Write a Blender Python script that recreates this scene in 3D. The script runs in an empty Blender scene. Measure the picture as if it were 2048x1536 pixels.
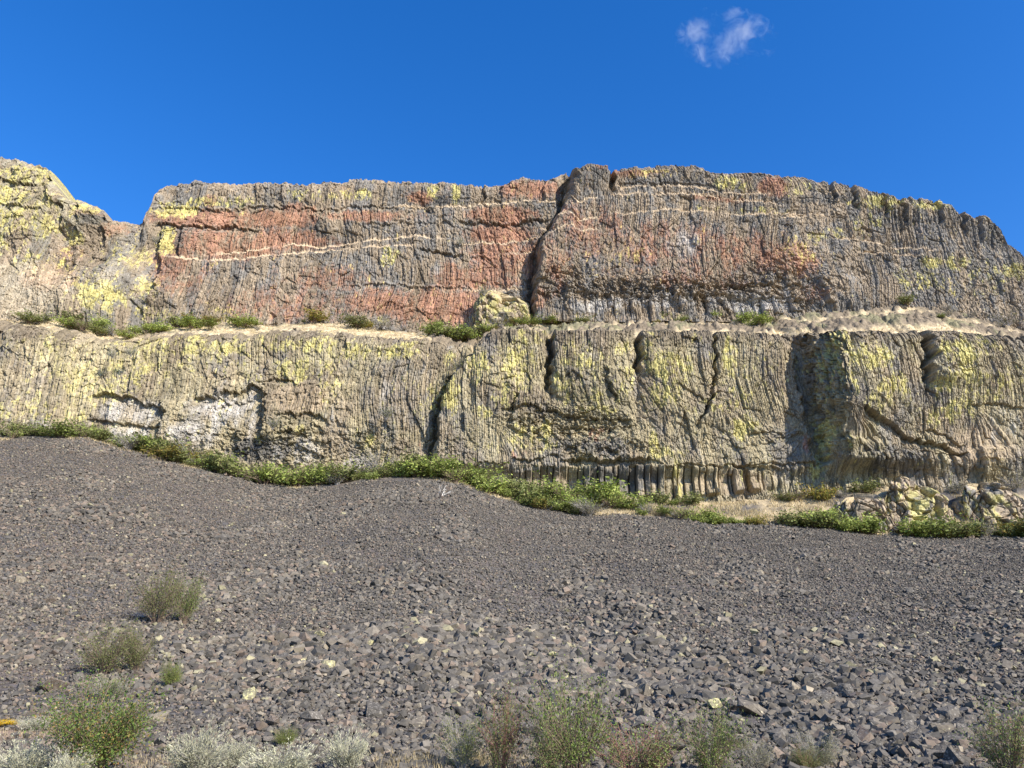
import bpy, bmesh, math, random
import numpy as np
from mathutils import Vector, Matrix, Euler

random.seed(7)
RNG = np.random.default_rng(7)
sc = bpy.context.scene
col = sc.collection
R = math.radians

# ------------------------------------------------------------------ camera, sky, sun, exposure
PITCH, F, EYE = R(20.0), 1024 / math.tan(R(33.0)), 1.6        # F in pixels of the 2048 px wide photograph
cam_d = bpy.data.cameras.new("camera")
cam = bpy.data.objects.new("camera", cam_d)
col.objects.link(cam)
cam.location = (0, 0, EYE)
cam.rotation_euler = (R(90) + PITCH, 0, 0)
cam_d.sensor_width = 36
cam_d.lens = 18 / math.tan(R(33.0))
cam_d.clip_start, cam_d.clip_end = 0.1, 8000
sc.camera = cam

SUN_AZ, SUN_EL = R(133), R(34)         # azimuth clockwise from +Y
sun_dir = Vector((math.sin(SUN_AZ) * math.cos(SUN_EL), math.cos(SUN_AZ) * math.cos(SUN_EL), math.sin(SUN_EL)))
world = bpy.data.worlds.new("World")
sc.world = world
world.use_nodes = True
wn, wl = world.node_tree.nodes, world.node_tree.links
sky = wn.new("ShaderNodeTexSky")
sky.sky_type = 'NISHITA'
sky.sun_disc = False
sky.sun_elevation, sky.sun_rotation = SUN_EL, SUN_AZ
sky.air_density, sky.dust_density, sky.ozone_density = 1.0, 0.3, 4.0
hs = wn.new("ShaderNodeHueSaturation")
hs.inputs["Saturation"].default_value = 1.32
hs.inputs["Hue"].default_value = 0.511
hs.inputs["Value"].default_value = 1.24
bg = wn["Background"]
bg.inputs["Strength"].default_value = 0.11
wl.new(sky.outputs[0], hs.inputs["Color"])
wl.new(hs.outputs[0], bg.inputs["Color"])

sun_d = bpy.data.lights.new("sun", 'SUN')
sun_d.energy, sun_d.angle, sun_d.color = 5.0, R(0.5), (1.0, 0.93, 0.82)
sun = bpy.data.objects.new("sun", sun_d)
sun.rotation_euler = sun_dir.to_track_quat('Z', 'Y').to_euler()
col.objects.link(sun)

sc.view_settings.view_transform = 'Standard'
sc.view_settings.look = 'None'
sc.view_settings.exposure = 0.88
sc.view_settings.gamma = 1.0

# ------------------------------------------------------------------ geometry of the view: pixel <-> world
cP, sP = math.cos(PITCH), math.sin(PITCH)


def ray(px, py):
    """azimuth tangent x/y and elevation tangent z/y of a photo pixel"""
    u, w = (np.asarray(px, float) - 1024) / F, (768 - np.asarray(py, float)) / F
    dy = cP - w * sP
    return u / dy, (sP + w * cP) / dy


def proj(x, y, z):
    dz = z - EYE
    d = y * cP + dz * sP
    return 1024 + F * x / d, 768 - F * (dz * cP - y * sP) / d


def at(px, py, Y):
    a, k = ray(px, py)
    return a * Y, EYE + k * Y


# ------------------------------------------------------------------ numpy noise
def hsh(ix, iy, seed):
    h = (ix.astype(np.int64) * 374761393 + iy.astype(np.int64) * 668265263 + seed * 974634777) & 0xFFFFFFFF
    h = ((h ^ (h >> 13)) * 1274126177) & 0xFFFFFFFF
    h = ((h ^ (h >> 16)) * 2246822519) & 0xFFFFFFFF
    return ((h ^ (h >> 15)) & 0xFFFFFF).astype(np.float32) / np.float32(0xFFFFFF)


def sm(a, b, t):
    t = np.clip((t - a) / (b - a), 0, 1)
    return t * t * (3 - 2 * t)


def vn(x, y, seed=0):
    ix, iy = np.floor(x), np.floor(y)
    fx, fy = x - ix, y - iy
    fx, fy = fx * fx * (3 - 2 * fx), fy * fy * (3 - 2 * fy)
    a, b = hsh(ix, iy, seed), hsh(ix + 1, iy, seed)
    c, d = hsh(ix, iy + 1, seed), hsh(ix + 1, iy + 1, seed)
    return (a + (b - a) * fx) * (1 - fy) + (c + (d - c) * fx) * fy


def fbm(x, y, seed=0, o=4):
    s, a, t = 0, 1.0, 0
    for i in range(o):
        s = s + a * vn(x * 2 ** i + 13.7 * i, y * 2 ** i + 7.1 * i, seed + i)
        t += a
        a *= 0.55
    return s / t


def voro(x, y, seed=0, jit=0.9):
    """F1, F2 and two random values of the nearest cell"""
    ix, iy = np.floor(x), np.floor(y)
    f1 = np.full(x.shape, 9.0, np.float32)
    f2 = f1.copy()
    r = np.zeros(x.shape, np.float32)
    q = np.zeros(x.shape, np.float32)
    for i in (-1, 0, 1):
        for j in (-1, 0, 1):
            cx, cy = ix + i, iy + j
            h1, h2 = hsh(cx, cy, seed), hsh(cx, cy, seed + 91)
            d = np.sqrt((cx + 0.5 + jit * (h1 - 0.5) - x) ** 2 + (cy + 0.5 + jit * (h2 - 0.5) - y) ** 2)
            n = d < f1
            f2 = np.where(n, f1, np.minimum(f2, d))
            f1 = np.where(n, d, f1)
            r = np.where(n, hsh(cx, cy, seed + 33), r)
            q = np.where(n, hsh(cx, cy, seed + 57), q)
    return f1, f2, r, q


def blobs(px, py, lst, pw=2):
    """soft union of ellipses (cx, cy, rx, ry[, strength])"""
    m = np.zeros(px.shape, np.float32)
    for e in lst:
        s = e[4] if len(e) > 4 else 1.0
        m = np.maximum(m, s * np.exp(-(((px - e[0]) / e[2]) ** 2 + ((py - e[1]) / e[3]) ** 2) ** pw).astype(np.float32))
    return m


def pline(t, pts, k=0):
    p = sorted(pts, key=lambda q: q[k])
    return np.interp(t, [q[k] for q in p], [q[1 - k] for q in p])


# ------------------------------------------------------------------ scene helpers
def tag(o, label=None, cat=None, group=None, kind=None):
    if label: o["label"] = label
    if cat: o["category"] = cat
    if group: o["group"] = group
    if kind: o["kind"] = kind
    return o


def link(name, me, mat, parent=None):
    o = bpy.data.objects.new(name, me)
    col.objects.link(o)
    if mat is not None and not me.materials: me.materials.append(mat)
    if parent is not None: o.parent = parent
    return o


def empty(name, loc):
    o = bpy.data.objects.new(name, None)
    o.empty_display_size = 0.3
    o.location = loc
    col.objects.link(o)
    return o


def mesh_np(name, V, faces, k, colors=None, smooth=False):
    """mesh from arrays: V (n,3), faces (m,k)"""
    me = bpy.data.meshes.new(name)
    n, m = len(V), len(faces)
    me.vertices.add(n)
    me.vertices.foreach_set("co", np.ascontiguousarray(V, np.float32).ravel())
    me.loops.add(m * k)
    me.loops.foreach_set("vertex_index", np.ascontiguousarray(faces, np.int32).ravel())
    me.polygons.add(m)
    me.polygons.foreach_set("loop_start", np.arange(0, m * k, k, dtype=np.int32))
    me.update(calc_edges=True)
    me.polygons.foreach_set("use_smooth", np.full(m, smooth))
    if colors is not None:
        at_ = me.attributes.new("tint", 'FLOAT_COLOR', 'POINT')
        c = np.ones((n, 4), np.float32)
        c[:, :3] = colors
        at_.data.foreach_set("color", c.ravel())
    me.validate()
    return me


def grid_faces(nv, nu):
    i = np.arange(nv * nu).reshape(nv, nu)
    return np.stack([i[:-1, :-1], i[:-1, 1:], i[1:, 1:], i[1:, :-1]], -1).reshape(-1, 4)


# ------------------------------------------------------------------ materials
def nmat(name, rough=0.9):
    m = bpy.data.materials.new(name)
    m.use_nodes = True
    b = m.node_tree.nodes["Principled BSDF"]
    b.inputs["Roughness"].default_value = rough
    b.inputs["Specular IOR Level"].default_value = 0.2
    return m, m.node_tree.nodes, m.node_tree.links, b


def rock_mat(name, scale=3.0, lo=0.6, hi=1.35, bump=0.25, attr=True, base=(0.2, 0.18, 0.16), spot=None, dist=0.08, zs=0.35, coord="Object"):
    m, n, l, b = nmat(name)
    tc = n.new("ShaderNodeTexCoord")
    mp = n.new("ShaderNodeMapping")
    mp.inputs["Scale"].default_value = (1, 1, zs)
    l.new(tc.outputs[coord], mp.inputs["Vector"])
    nz = n.new("ShaderNodeTexNoise")
    nz.inputs["Scale"].default_value = scale
    nz.inputs["Detail"].default_value = 6
    nz.inputs["Roughness"].default_value = 0.65
    l.new(mp.outputs[0], nz.inputs["Vector"])
    mr = n.new("ShaderNodeMapRange")
    mr.inputs["From Min"].default_value, mr.inputs["From Max"].default_value = 0.3, 0.7
    mr.inputs["To Min"].default_value, mr.inputs["To Max"].default_value = lo, hi
    l.new(nz.outputs["Fac"], mr.inputs["Value"])
    if attr:
        a = n.new("ShaderNodeAttribute")
        a.attribute_name = "tint"
        csrc = a.outputs["Color"]
    else:
        rgb = n.new("ShaderNodeRGB")
        rgb.outputs[0].default_value = (*base, 1)
        csrc = rgb.outputs[0]
    if spot:
        n2 = n.new("ShaderNodeTexNoise")
        n2.inputs["Scale"].default_value = scale * spot[3]
        n2.inputs["Detail"].default_value = 5
        l.new(tc.outputs[coord], n2.inputs["Vector"])
        r2 = n.new("ShaderNodeMapRange")
        r2.inputs["From Min"].default_value, r2.inputs["From Max"].default_value = spot[4], spot[4] + 0.08
        l.new(n2.outputs["Fac"], r2.inputs["Value"])
        mx0 = n.new("ShaderNodeMix")
        mx0.data_type = 'RGBA'
        l.new(r2.outputs[0], mx0.inputs["Factor"])
        l.new(csrc, mx0.inputs["A"])
        mx0.inputs["B"].default_value = (*spot[:3], 1)
        csrc = mx0.outputs["Result"]
    mx = n.new("ShaderNodeVectorMath")
    mx.operation = 'SCALE'
    l.new(csrc, mx.inputs[0])
    l.new(mr.outputs[0], mx.inputs["Scale"])
    l.new(mx.outputs[0], b.inputs["Base Color"])
    if bump:
        bp = n.new("ShaderNodeBump")
        bp.inputs["Strength"].default_value = bump
        bp.inputs["Distance"].default_value = dist
        l.new(nz.outputs["Fac"], bp.inputs["Height"])
        l.new(bp.outputs[0], b.inputs["Normal"])
    return m


def leaf_mat(name, cols, rough=0.6, transl=0.35):
    m, n, l, b = nmat(name, rough)
    g = n.new("ShaderNodeNewGeometry")
    oi = n.new("ShaderNodeObjectInfo")
    ramp = n.new("ShaderNodeValToRGB")
    ramp.color_ramp.interpolation = 'LINEAR'
    e = ramp.color_ramp.elements
    e[0].position, e[0].color = 0.0, (*cols[0], 1)
    e[1].position, e[1].color = 1.0, (*cols[-1], 1)
    for i, c in enumerate(cols[1:-1]):
        x = e.new((i + 1) / (len(cols) - 1))
        x.color = (*c, 1)
    l.new(g.outputs["Random Per Island"], ramp.inputs["Fac"])
    mr = n.new("ShaderNodeMapRange")
    mr.inputs["To Min"].default_value, mr.inputs["To Max"].default_value = 0.75, 1.2
    l.new(oi.outputs["Random"], mr.inputs["Value"])
    mx = n.new("ShaderNodeVectorMath")
    mx.operation = 'SCALE'
    l.new(ramp.outputs[0], mx.inputs[0])
    l.new(mr.outputs[0], mx.inputs["Scale"])
    l.new(mx.outputs[0], b.inputs["Base Color"])
    tr = n.new("ShaderNodeBsdfTranslucent")
    l.new(mx.outputs[0], tr.inputs["Color"])
    ms = n.new("ShaderNodeMixShader")
    ms.inputs[0].default_value = transl
    l.new(b.outputs[0], ms.inputs[1])
    l.new(tr.outputs[0], ms.inputs[2])
    l.new(ms.outputs[0], n["Material Output"].inputs["Surface"])
    return m


M_CLIFF = rock_mat("basalt_cliff_rock", 5.0, 0.5, 1.45, 0.3, dist=0.08)
M_LEDGE = rock_mat("ledge_soil_and_grass", 2.5, 0.6, 1.35, 0.6, dist=0.15, zs=1)
M_GROUND = rock_mat("scree_soil", 4.0, 0.5, 1.5, 0.8, dist=0.1, zs=1)
M_STONE = rock_mat("scree_stone", 9.0, 0.7, 1.3, 0.3, dist=0.02, zs=1)

BROWN = np.array((0.26, 0.208, 0.148), np.float32)
GREY = np.array((0.165, 0.153, 0.135), np.float32)
DARK = np.array((0.095, 0.095, 0.095), np.float32)
ORANGE = np.array((0.31, 0.148, 0.085), np.float32)
YELLOW = np.array((0.44, 0.39, 0.145), np.float32)
WHITE = np.array((0.36, 0.335, 0.30), np.float32)
STRAW = np.array((0.50, 0.40, 0.25), np.float32)


def mixc(c, b, f):
    f = f[..., None].astype(np.float32)
    return c * (1 - f) + b * f


# ------------------------------------------------------------------ outlines read from the photograph
SKYLINE = [(-400, 290), (-150, 300), (0, 313), (35, 318), (75, 332), (100, 350), (118, 380), (128, 402), (150, 404), (175, 402), (195, 408), (208, 420), (218, 443),
           (240, 446), (268, 452), (280, 445), (300, 415), (310, 385), (325, 372), (360, 368), (420, 365), (470, 368), (520, 366), (600, 368), (700, 360), (740, 360),
           (800, 366), (850, 366), (900, 366), (940, 369), (966, 376), (990, 370), (1015, 362), (1045, 354), (1075, 357), (1120, 356), (1143, 358), (1150, 338), (1165, 329),
           (1190, 327), (1208, 331), (1215, 340), (1219, 356), (1224, 356), (1230, 342), (1245, 333), (1290, 333), (1380, 333), (1408, 332), (1414, 342), (1450, 342), (1500, 342), (1535, 344),
           (1545, 350), (1600, 352), (1640, 362), (1655, 362), (1690, 370), (1730, 378), (1760, 387), (1800, 395), (1850, 400), (1875, 404), (1895, 408), (1910, 420),
           (1945, 437), (1965, 433), (1975, 434), (1995, 455), (2008, 480), (2030, 495), (2048, 510), (2150, 570), (2400, 690)]
UP_BASE = [(-400, 600), (0, 632), (70, 642), (120, 632), (170, 648), (250, 660), (330, 653), (420, 638), (500, 643), (560, 646), (640, 638), (700, 643), (760, 653), (840, 658),
           (940, 660), (965, 650), (1060, 638), (1130, 640), (1250, 637), (1400, 635), (1480, 634), (1560, 628), (1650, 621), (1720, 611), (1800, 607), (1860, 612), (1920, 625), (1980, 640), (2048, 655), (2400, 720)]
LOW_TOP = [(-400, 615), (0, 640), (60, 652), (130, 660), (180, 672), (250, 680), (300, 672), (400, 667), (480, 670), (560, 660), (640, 665), (700, 669), (800, 676), (880, 684), (930, 692),
           (950, 690), (960, 680), (985, 655), (1010, 648), (1050, 645), (1085, 652), (1098, 668), (1106, 655), (1130, 648), (1200, 646), (1250, 653), (1266, 670), (1280, 655), (1300, 648), (1400, 655),
           (1480, 660), (1560, 668), (1590, 666), (1620, 655), (1680, 655), (1750, 665), (1800, 660), (1830, 655), (1880, 662), (1950, 670), (2048, 680), (2400, 740)]
LOW_BASE = [(-400, 870), (0, 860), (170, 866), (215, 872), (300, 885), (420, 918), (470, 930), (500, 948), (600, 950), (720, 948), (800, 936), (870, 940), (940, 952), (1000, 967), (1100, 987), (1240, 990),
            (1320, 998), (1400, 1001), (1500, 996), (1600, 988), (1640, 978), (1700, 970), (1800, 964), (1900, 966), (2048, 958), (2400, 950)]
SCREE_TOP = [(-400, 900), (0, 880), (100, 876), (180, 880), (215, 892), (300, 915), (380, 935), (450, 952), (520, 970), (600, 978), (680, 972), (740, 962), (800, 960), (880, 963), (930, 972),
             (980, 990), (1050, 1010), (1130, 1025), (1170, 1030), (1250, 1030), (1350, 1038), (1430, 1048), (1550, 1050), (1650, 1055), (1730, 1068), (1800, 1072), (1900, 1075), (2048, 1075), (2400, 1075)]

YS = 95.0          # depth at which the scree meets the bushes


def yb_low(x):
    return np.interp(x, [-110, -74, -35, -10, 40, 73, 110], [100.5, 101.5, 103, 103, 102.2, 101, 100])


def yb_up(x):
    return np.interp(x, [-120, -81, -71, -64, -60.6, -56.6, -30, 3, 40, 81, 120], [109, 110, 112.5, 115, 117, 116.5, 117, 117.5, 116, 115, 114])


LEAN_L, LEAN_U, ZL, ZU = 0.10, 0.13, 26.0, 53.0


def hit(pts, yb, lean, zref):
    """outline points carried onto a leaning wall y = yb(x) + lean (z - zref)"""
    p = np.array(pts, float)
    a, k = ray(p[:, 0], p[:, 1])
    y = np.full(len(p), 105.0)
    for _ in range(12):
        x, z = a * y, EYE + k * y
        y = yb(x) + lean * (z - zref)
    return a * y, EYE + k * y


SKYLINE = [(q[0], q[1] - (9 if 1143 <= q[0] <= 1420 else 3)) for q in SKYLINE]
up_tx, up_tz = hit(SKYLINE, yb_up, LEAN_U, ZU)
up_bx, up_bz = hit(UP_BASE, yb_up, LEAN_U, ZU)
lo_tx, lo_tz = hit(LOW_TOP, lambda x: yb_low(x) + 1.2, LEAN_L, ZL)
lo_bx, lo_bz = hit(LOW_BASE, yb_low, LEAN_L, ZL)
s_x, s_z = at(np.array(SCREE_TOP)[:, 0], np.array(SCREE_TOP)[:, 1], YS)


def terrain(x, y):
    """height of the scree slope, the bush bench behind it and the flat ground in front"""
    x, y = np.asarray(x, float), np.asarray(y, float)
    zt = np.interp(x * YS / np.clip(y, 40, 200), s_x, s_z)
    t = np.clip((y - 13) / (YS - 13), 0, 1)
    z = zt * t ** 1.45
    lobes = (fbm(x / 14 + 3, y / 40, 5, 3) - 0.5) * 1.6 + (fbm(x / 3.5, y / 5, 15, 3) - 0.5) * 0.45
    z = z + lobes * sm(14, 40, y) * (1 - sm(80, 94, y)) + (fbm(x / 2.5, y / 2.5, 25, 2) - 0.5) * 0.25 * sm(10, 16, y) * (1 - sm(40, 60, y))
    yl = yb_low(x)
    zb = np.interp(x, lo_bx, lo_bz)
    f = np.clip((y - YS) / (yl + 0.6 - YS), 0, 1)
    return z * (1 - f) + (zb + 0.2) * f


def on_slope(px, py):
    """where the ray of a photo pixel meets the terrain"""
    a, k = ray(px, py)
    y = np.arange(8.0, 103, 0.1)
    g = EYE + k * y - terrain(a * y, y)
    i = int(np.argmax(g < 0)) if (g < 0).any() else len(y) - 1
    return Vector((float(a * y[i]), float(y[i]), float(terrain(a * y[i], y[i]))))


# ------------------------------------------------------------------ ground sheet
def axis(lo, hi, step, far):
    core = np.arange(lo, hi + step / 2, step)
    out = [far * s for s in (0.05, 0.12, 0.3, 1.0)]
    return np.concatenate([[lo - o for o in out[::-1]], core, [hi + o for o in out]])


gx, gy = axis(-100, 100, 0.5, 2500), axis(-6, 106, 0.5, 2500)
GX, GY = np.meshgrid(gx, gy)
GZ = terrain(GX, GY)
ppx, ppy = proj(GX, np.clip(GY, 2, 1e9), GZ)
n1 = fbm(GX / 3, GY / 3, 41, 4)
gc = np.tile(np.array((0.085, 0.078, 0.074), np.float32), GX.shape + (1,))
gc = mixc(gc, np.array((0.125, 0.10, 0.085)), sm(0.45, 0.6, n1) * 0.6)
bench = sm(YS - 1.0, YS + 1.2, GY + (n1 - 0.5) * 3) * sm(1150, 1350, ppx)
gc = mixc(gc, STRAW * 0.8, bench * sm(0.35, 0.55, n1))
strip = np.exp(-((GY - YS - 0.4) / 1.1) ** 2) * sm(0.42, 0.6, fbm(GX / 5, GY / 9, 77, 3))
gc = mixc(gc, STRAW * 0.85, strip)
gc = mixc(gc, np.array((0.20, 0.18, 0.12)), sm(YS + 0.5, YS + 3, GY) * 0.6 * (1 - bench))
gc = mixc(gc, np.array((0.30, 0.21, 0.15)), blobs(ppx, ppy, [(45, 1468, 75, 14, 0.9)]))
gc = mixc(gc, np.array((0.24, 0.21, 0.17)), sm(16, 13.5, GY) * 0.8)
gm = mesh_np("ground", np.stack([GX, GY, GZ], -1).reshape(-1, 3), grid_faces(*GX.shape), 4, gc.reshape(-1, 3), True)
tag(link("ground", gm, M_GROUND), "dark scree slope rising from flat ground to the cliff foot", "ground", kind="structure")


# ------------------------------------------------------------------ column relief shared by both cliffs
def col1d(t, z, seed, L):
    """straight columns: t across (1 = one column width), z along in metres, L mean length between cross joints.
    returns per-piece random depth, distance to the nearest vertical joint (0..0.5), facet coordinate (-1..1), tint, distance to the cross joint (m)"""
    k = np.floor(t)
    zero = k * 0
    b0 = k + 0.55 * (hsh(k, zero, seed) - 0.5)
    b1 = k + 1 + 0.55 * (hsh(k + 1, zero, seed) - 0.5)
    c = np.where(t < b0, k - 1, np.where(t >= b1, k + 1, k))
    lo = c + 0.55 * (hsh(c, zero, seed) - 0.5)
    hi = c + 1 + 0.55 * (hsh(c + 1, zero, seed) - 0.5)
    u = (t - lo) / (hi - lo)
    Lk = L * (0.6 + 0.9 * hsh(c, zero, seed + 2))
    zz = z / Lk + 7 * hsh(c, zero, seed + 3)
    j = np.floor(zz)
    fz = zz - j
    d0 = hsh(c, zero, seed + 4) * 0.55 + hsh(c, j, seed + 5) * 0.45
    return d0, np.minimum(u, 1 - u) * (hi - lo), (2 * u - 1) * (hsh(c, j, seed + 7) - 0.5) * 2, hsh(c, zero, seed + 8) * 0.6 + hsh(c, j, seed + 6) * 0.4, np.minimum(fz, 1 - fz) * Lk


def columns(X, Z, seed, w=0.42, big=1.0, chaos=None):
    """columnar joints: straight upright columns at three sizes, broken by cross joints; returns relief (m, outward) and a tint"""
    X, Z = X.astype(np.float32), Z.astype(np.float32)
    wx = X + 5.0 * (fbm(X / 22, Z / 16, seed, 2) - 0.5) + 0.14 * (fbm(X / 4, Z / 5, seed + 5, 2) - 0.5)
    wz = Z + 1.6 * (fbm(X / 9, Z / 9, seed + 11, 3) - 0.5)
    f1, f2, r, q = voro(wx / (w * 7), wz / (w * 17), seed + 1)
    D = big * ((r - 0.5) * 0.5 - 0.12 * sm(0.12, 0.0, f2 - f1))
    T = (q - 0.5) * 0.30
    d, e, fc, q, ez = col1d(wx / (w * 2.9) + 31, wz, seed + 2, w * 9)
    rib = 0.22 + 0.85 * sm(0.42, 0.60, fbm(X / 5.5, Z / 5, seed + 41, 4))
    brk = 1.15 - rib
    D = D + big * ((d - 0.5) * 0.36 + 0.10 * fc - 0.12 * sm(0.10, 0.0, e)) * (0.35 + 0.65 * rib)
    T = T + (q - 0.5) * 0.32
    wf = wx + 0.05 * (vn(X / 0.6, Z / 0.8, seed + 8) - 0.5)
    d, e, fc, q, ez = col1d(wf / w + 17, wz, seed + 3, w * 3.6)
    D = D + rib * ((d - 0.5) * 0.25 + 0.07 * fc - 0.14 * sm(0.20, 0.0, e) - 0.09 * sm(0.09, 0.0, ez)) + 0.12 * (vn(X / 0.22, Z / 0.35, seed + 31) - 0.5)
    f1, f2, r, q2 = voro(wx / (w * 3.4), wz / (w * 4.2), seed + 32)
    D = D + (r - 0.5) * 0.16
    T = T + (q2 - 0.5) * 0.18
    T = T + (q - 0.5) * 0.60 * (0.4 + 0.6 * rib)
    f1, f2, r, q3 = voro(wx / (w * 1.25) + .15 * wz, wz / (w * 2.6), seed + 42)
    h1, h2, r4, q4 = voro(wx / (w * 4.5) - .2 * wz, wz / (w * 4.0) + .25 * wx, seed + 43)
    D = D + brk * ((r - 0.5) * 0.26 - 0.09 * sm(0.2, 0.0, f2 - f1) + (r4 - 0.5) * 0.30)
    T = T + brk * (q3 - 0.5) * 0.45
    D = D + 0.25 * (fbm(X / 5, Z / 8, seed + 21, 3) - 0.5)
    if chaos is not None:
        f1, f2, r, q = voro((wx + 0.8 * wz) / (w * 2.6), (wz - 0.5 * wx) / (w * 2.0), seed + 4)
        c = (r - 0.5) * 0.6 - 0.15 * sm(0.16, 0.0, f2 - f1)
        f1, f2, r2, q2 = voro((wx - 0.6 * wz) / (w * 1.2), (wz + 0.5 * wx) / (w * 0.9), seed + 6)
        c = c + (r2 - 0.5) * 0.32 - 0.08 * sm(0.2, 0.0, f2 - f1)
        D = D * (1 - 0.75 * chaos) + c * chaos
        T = T * (1 - chaos * 0.6) + (q - 0.5) * 0.4 * chaos + (q2 - 0.5) * 0.3 * chaos
    return D, T


def ledge(px, py, pts, h, over=0.0, win=25, below=22):
    """wall steps back by h above the line (grass ledge); over > 0 undercuts below it. returns relief, straw mask"""
    xs = [p[0] for p in pts]
    L = pline(px, pts)
    s = (L - py) / 14.0
    kj = 2.2 if over else 1.0
    s = s + kj * (0.22 * (vn(px / 9, py * 0, 3) - 0.5) + 0.14 * (vn(px / 3.5, py * 0, 4) - 0.5))
    wv = sm(min(xs) - win, min(xs) + win * 0.4, px) * sm(max(xs) + win, max(xs) - win * 0.4, px)
    D = -h * sm(0.0, 0.42, s) * np.exp(-np.clip(s, 0, None) / 3.5) * wv
    if over:
        D = D - over * np.exp(np.clip(s, None, 0) * 14.0 / below) * sm(0.05, -0.12, s) * wv
    th = 0.34 + 0.34 * vn(px / 8, py * 0, 7)
    g = sm(-0.08, 0.05, s) * sm(0.05, -0.15, s - th) * wv * sm(0.1, 0.22, vn(px / 16, py * 0, 6))
    return D, g


def cleft(px, py, pts, step=0.0, w0=0.5, fall=9.0, groove=0.0, gw=0.35, wob=1.0):
    """a steep crack line px = g(py): ground right of it stands `step` metres forward, fading over `fall` metres; plus a groove"""
    ys = [p[1] for p in pts]
    s = (px - pline(py, pts, 1)) / 14.5
    s = s + wob * (0.7 * (vn(py / 11, px * 0, 9) - 0.5) + 0.3 * (vn(py / 4, px * 0, 10) - 0.5))
    wv = sm(min(ys) - 8, min(ys) + 4, py) * sm(max(ys) + 14, max(ys) - 14, py)
    D = 0
    if step: D = step * sm(0, w0, s) * np.exp(-np.clip(s - w0, 0, None) / fall) * wv
    if groove: D = D - groove * np.exp(-(s / gw) ** 4) * wv
    return D


def wall_mesh(name, nu, nv, x0, x1, tx, tz, bx, bz, yb, lean, zref, seed, relief, paint, dig=1.5, round_m=1.6, rough_top=0.35):
    a = np.linspace(x0, x1, nu)
    zt, zb = np.interp(a, tx, tz), np.interp(a, bx, bz) - dig
    k1, k2, k3 = (np.floor(a / 1.1 + 0.6 * vn(a / 3, a * 0, seed)), np.floor(a / 0.42), np.floor(a / 3.3))
    zt = zt + rough_top * ((hsh(k1, k1 * 0, seed + 70) - 0.5) * 0.9 + (hsh(k2, k2 * 0, seed + 71) - 0.5) * 0.7 + (hsh(k3, k3 * 0, seed + 72) - 0.5) * 0.9)
    v = np.linspace(0, 1, nv)[:, None]
    X = np.repeat(a[None], nv, 0)
    Z = zb[None] + v * (zt - zb)[None]
    Yn = yb(X) + lean * (Z - zref)
    px, py = proj(X, Yn, Z)
    px, py = px.astype(np.float32), py.astype(np.float32)
    D, C = relief(X, Z, px, py)
    dt = (zt[None] - Z)
    Dt = D[int(nv * 0.93)] - 0.3
    Dt = np.convolve(np.pad(Dt, 12, mode='edge'), np.ones(25) / 25, 'valid')
    Z = Z - v * ((zt - EYE) * Dt / Yn[-1])[None]              # rim drops where the wall stands forward
    D = D - round_m * np.clip(1 - dt / 2.6, 0, 1) ** 2.2
    C = paint(X, Z, px, py, C)
    Y = Yn - D
    if hasattr(relief, 'dx'): X = X + relief.dx
    wall_mesh.rim = (a, Y[-1].copy(), Z[-1].copy())
    # cap: the plateau behind the edge
    caps = []
    for dy, dz in ((1.2, 0.05), (4, -0.1), (20, -2.0), (90, -14)):
        caps.append((X[-1], Y[-1] + dy, Z[-1] + dz))
    X = np.vstack([X] + [c[0][None] for c in caps])
    Y = np.vstack([Y] + [c[1][None] for c in caps])
    Z = np.vstack([Z] + [c[2][None] for c in caps])
    C = np.concatenate([C] + [C[-1:]] * len(caps), 0)
    me = mesh_np(name, np.stack([X, Y, Z], -1).reshape(-1, 3), grid_faces(*X.shape), 4, C.reshape(-1, 3))
    return me


# ------------------------------------------------------------------ upper cliff
UP_LEDGES = [
    [(796, 415), (885, 419), (926, 418), (977, 412), (1039, 406), (1110, 406)],
    [(680, 488), (714, 483), (776, 478), (830, 477), (871, 482)],
    [(929, 492), (970, 488), (1005, 488), (1042, 482), (1083, 478)],
    [(680, 502), (731, 497), (783, 494), (817, 497)],
    [(1135, 417), (1172, 410), (1213, 405), (1268, 398), (1295, 401), (1340, 401), (1450, 402), (1550, 412)],
    [(1090, 459), (1124, 453), (1186, 447), (1244, 441), (1329, 434), (1377, 436), (1450, 435), (1560, 437), (1600, 439)],
    [(1090, 487), (1124, 480), (1172, 473), (1205, 472)],
    [(1227, 383), (1288, 382), (1377, 383), (1450, 389), (1530, 392)],
    [(1666, 482), (1710, 480), (1741, 485), (1768, 495), (1820, 497), (1861, 502)],
    [(1724, 509), (1779, 511), (1826, 514)],
    [(352, 524), (437, 526), (485, 521), (513, 516), (581, 509), (697, 500)],
    [(441, 512), (485, 505), (513, 500), (560, 492), (581, 488), (639, 494), (697, 487)],
    [(1030, 509), (1062, 506)], [(1555, 428), (1640, 437)], [(945, 582), (1065, 578)]]
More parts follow.
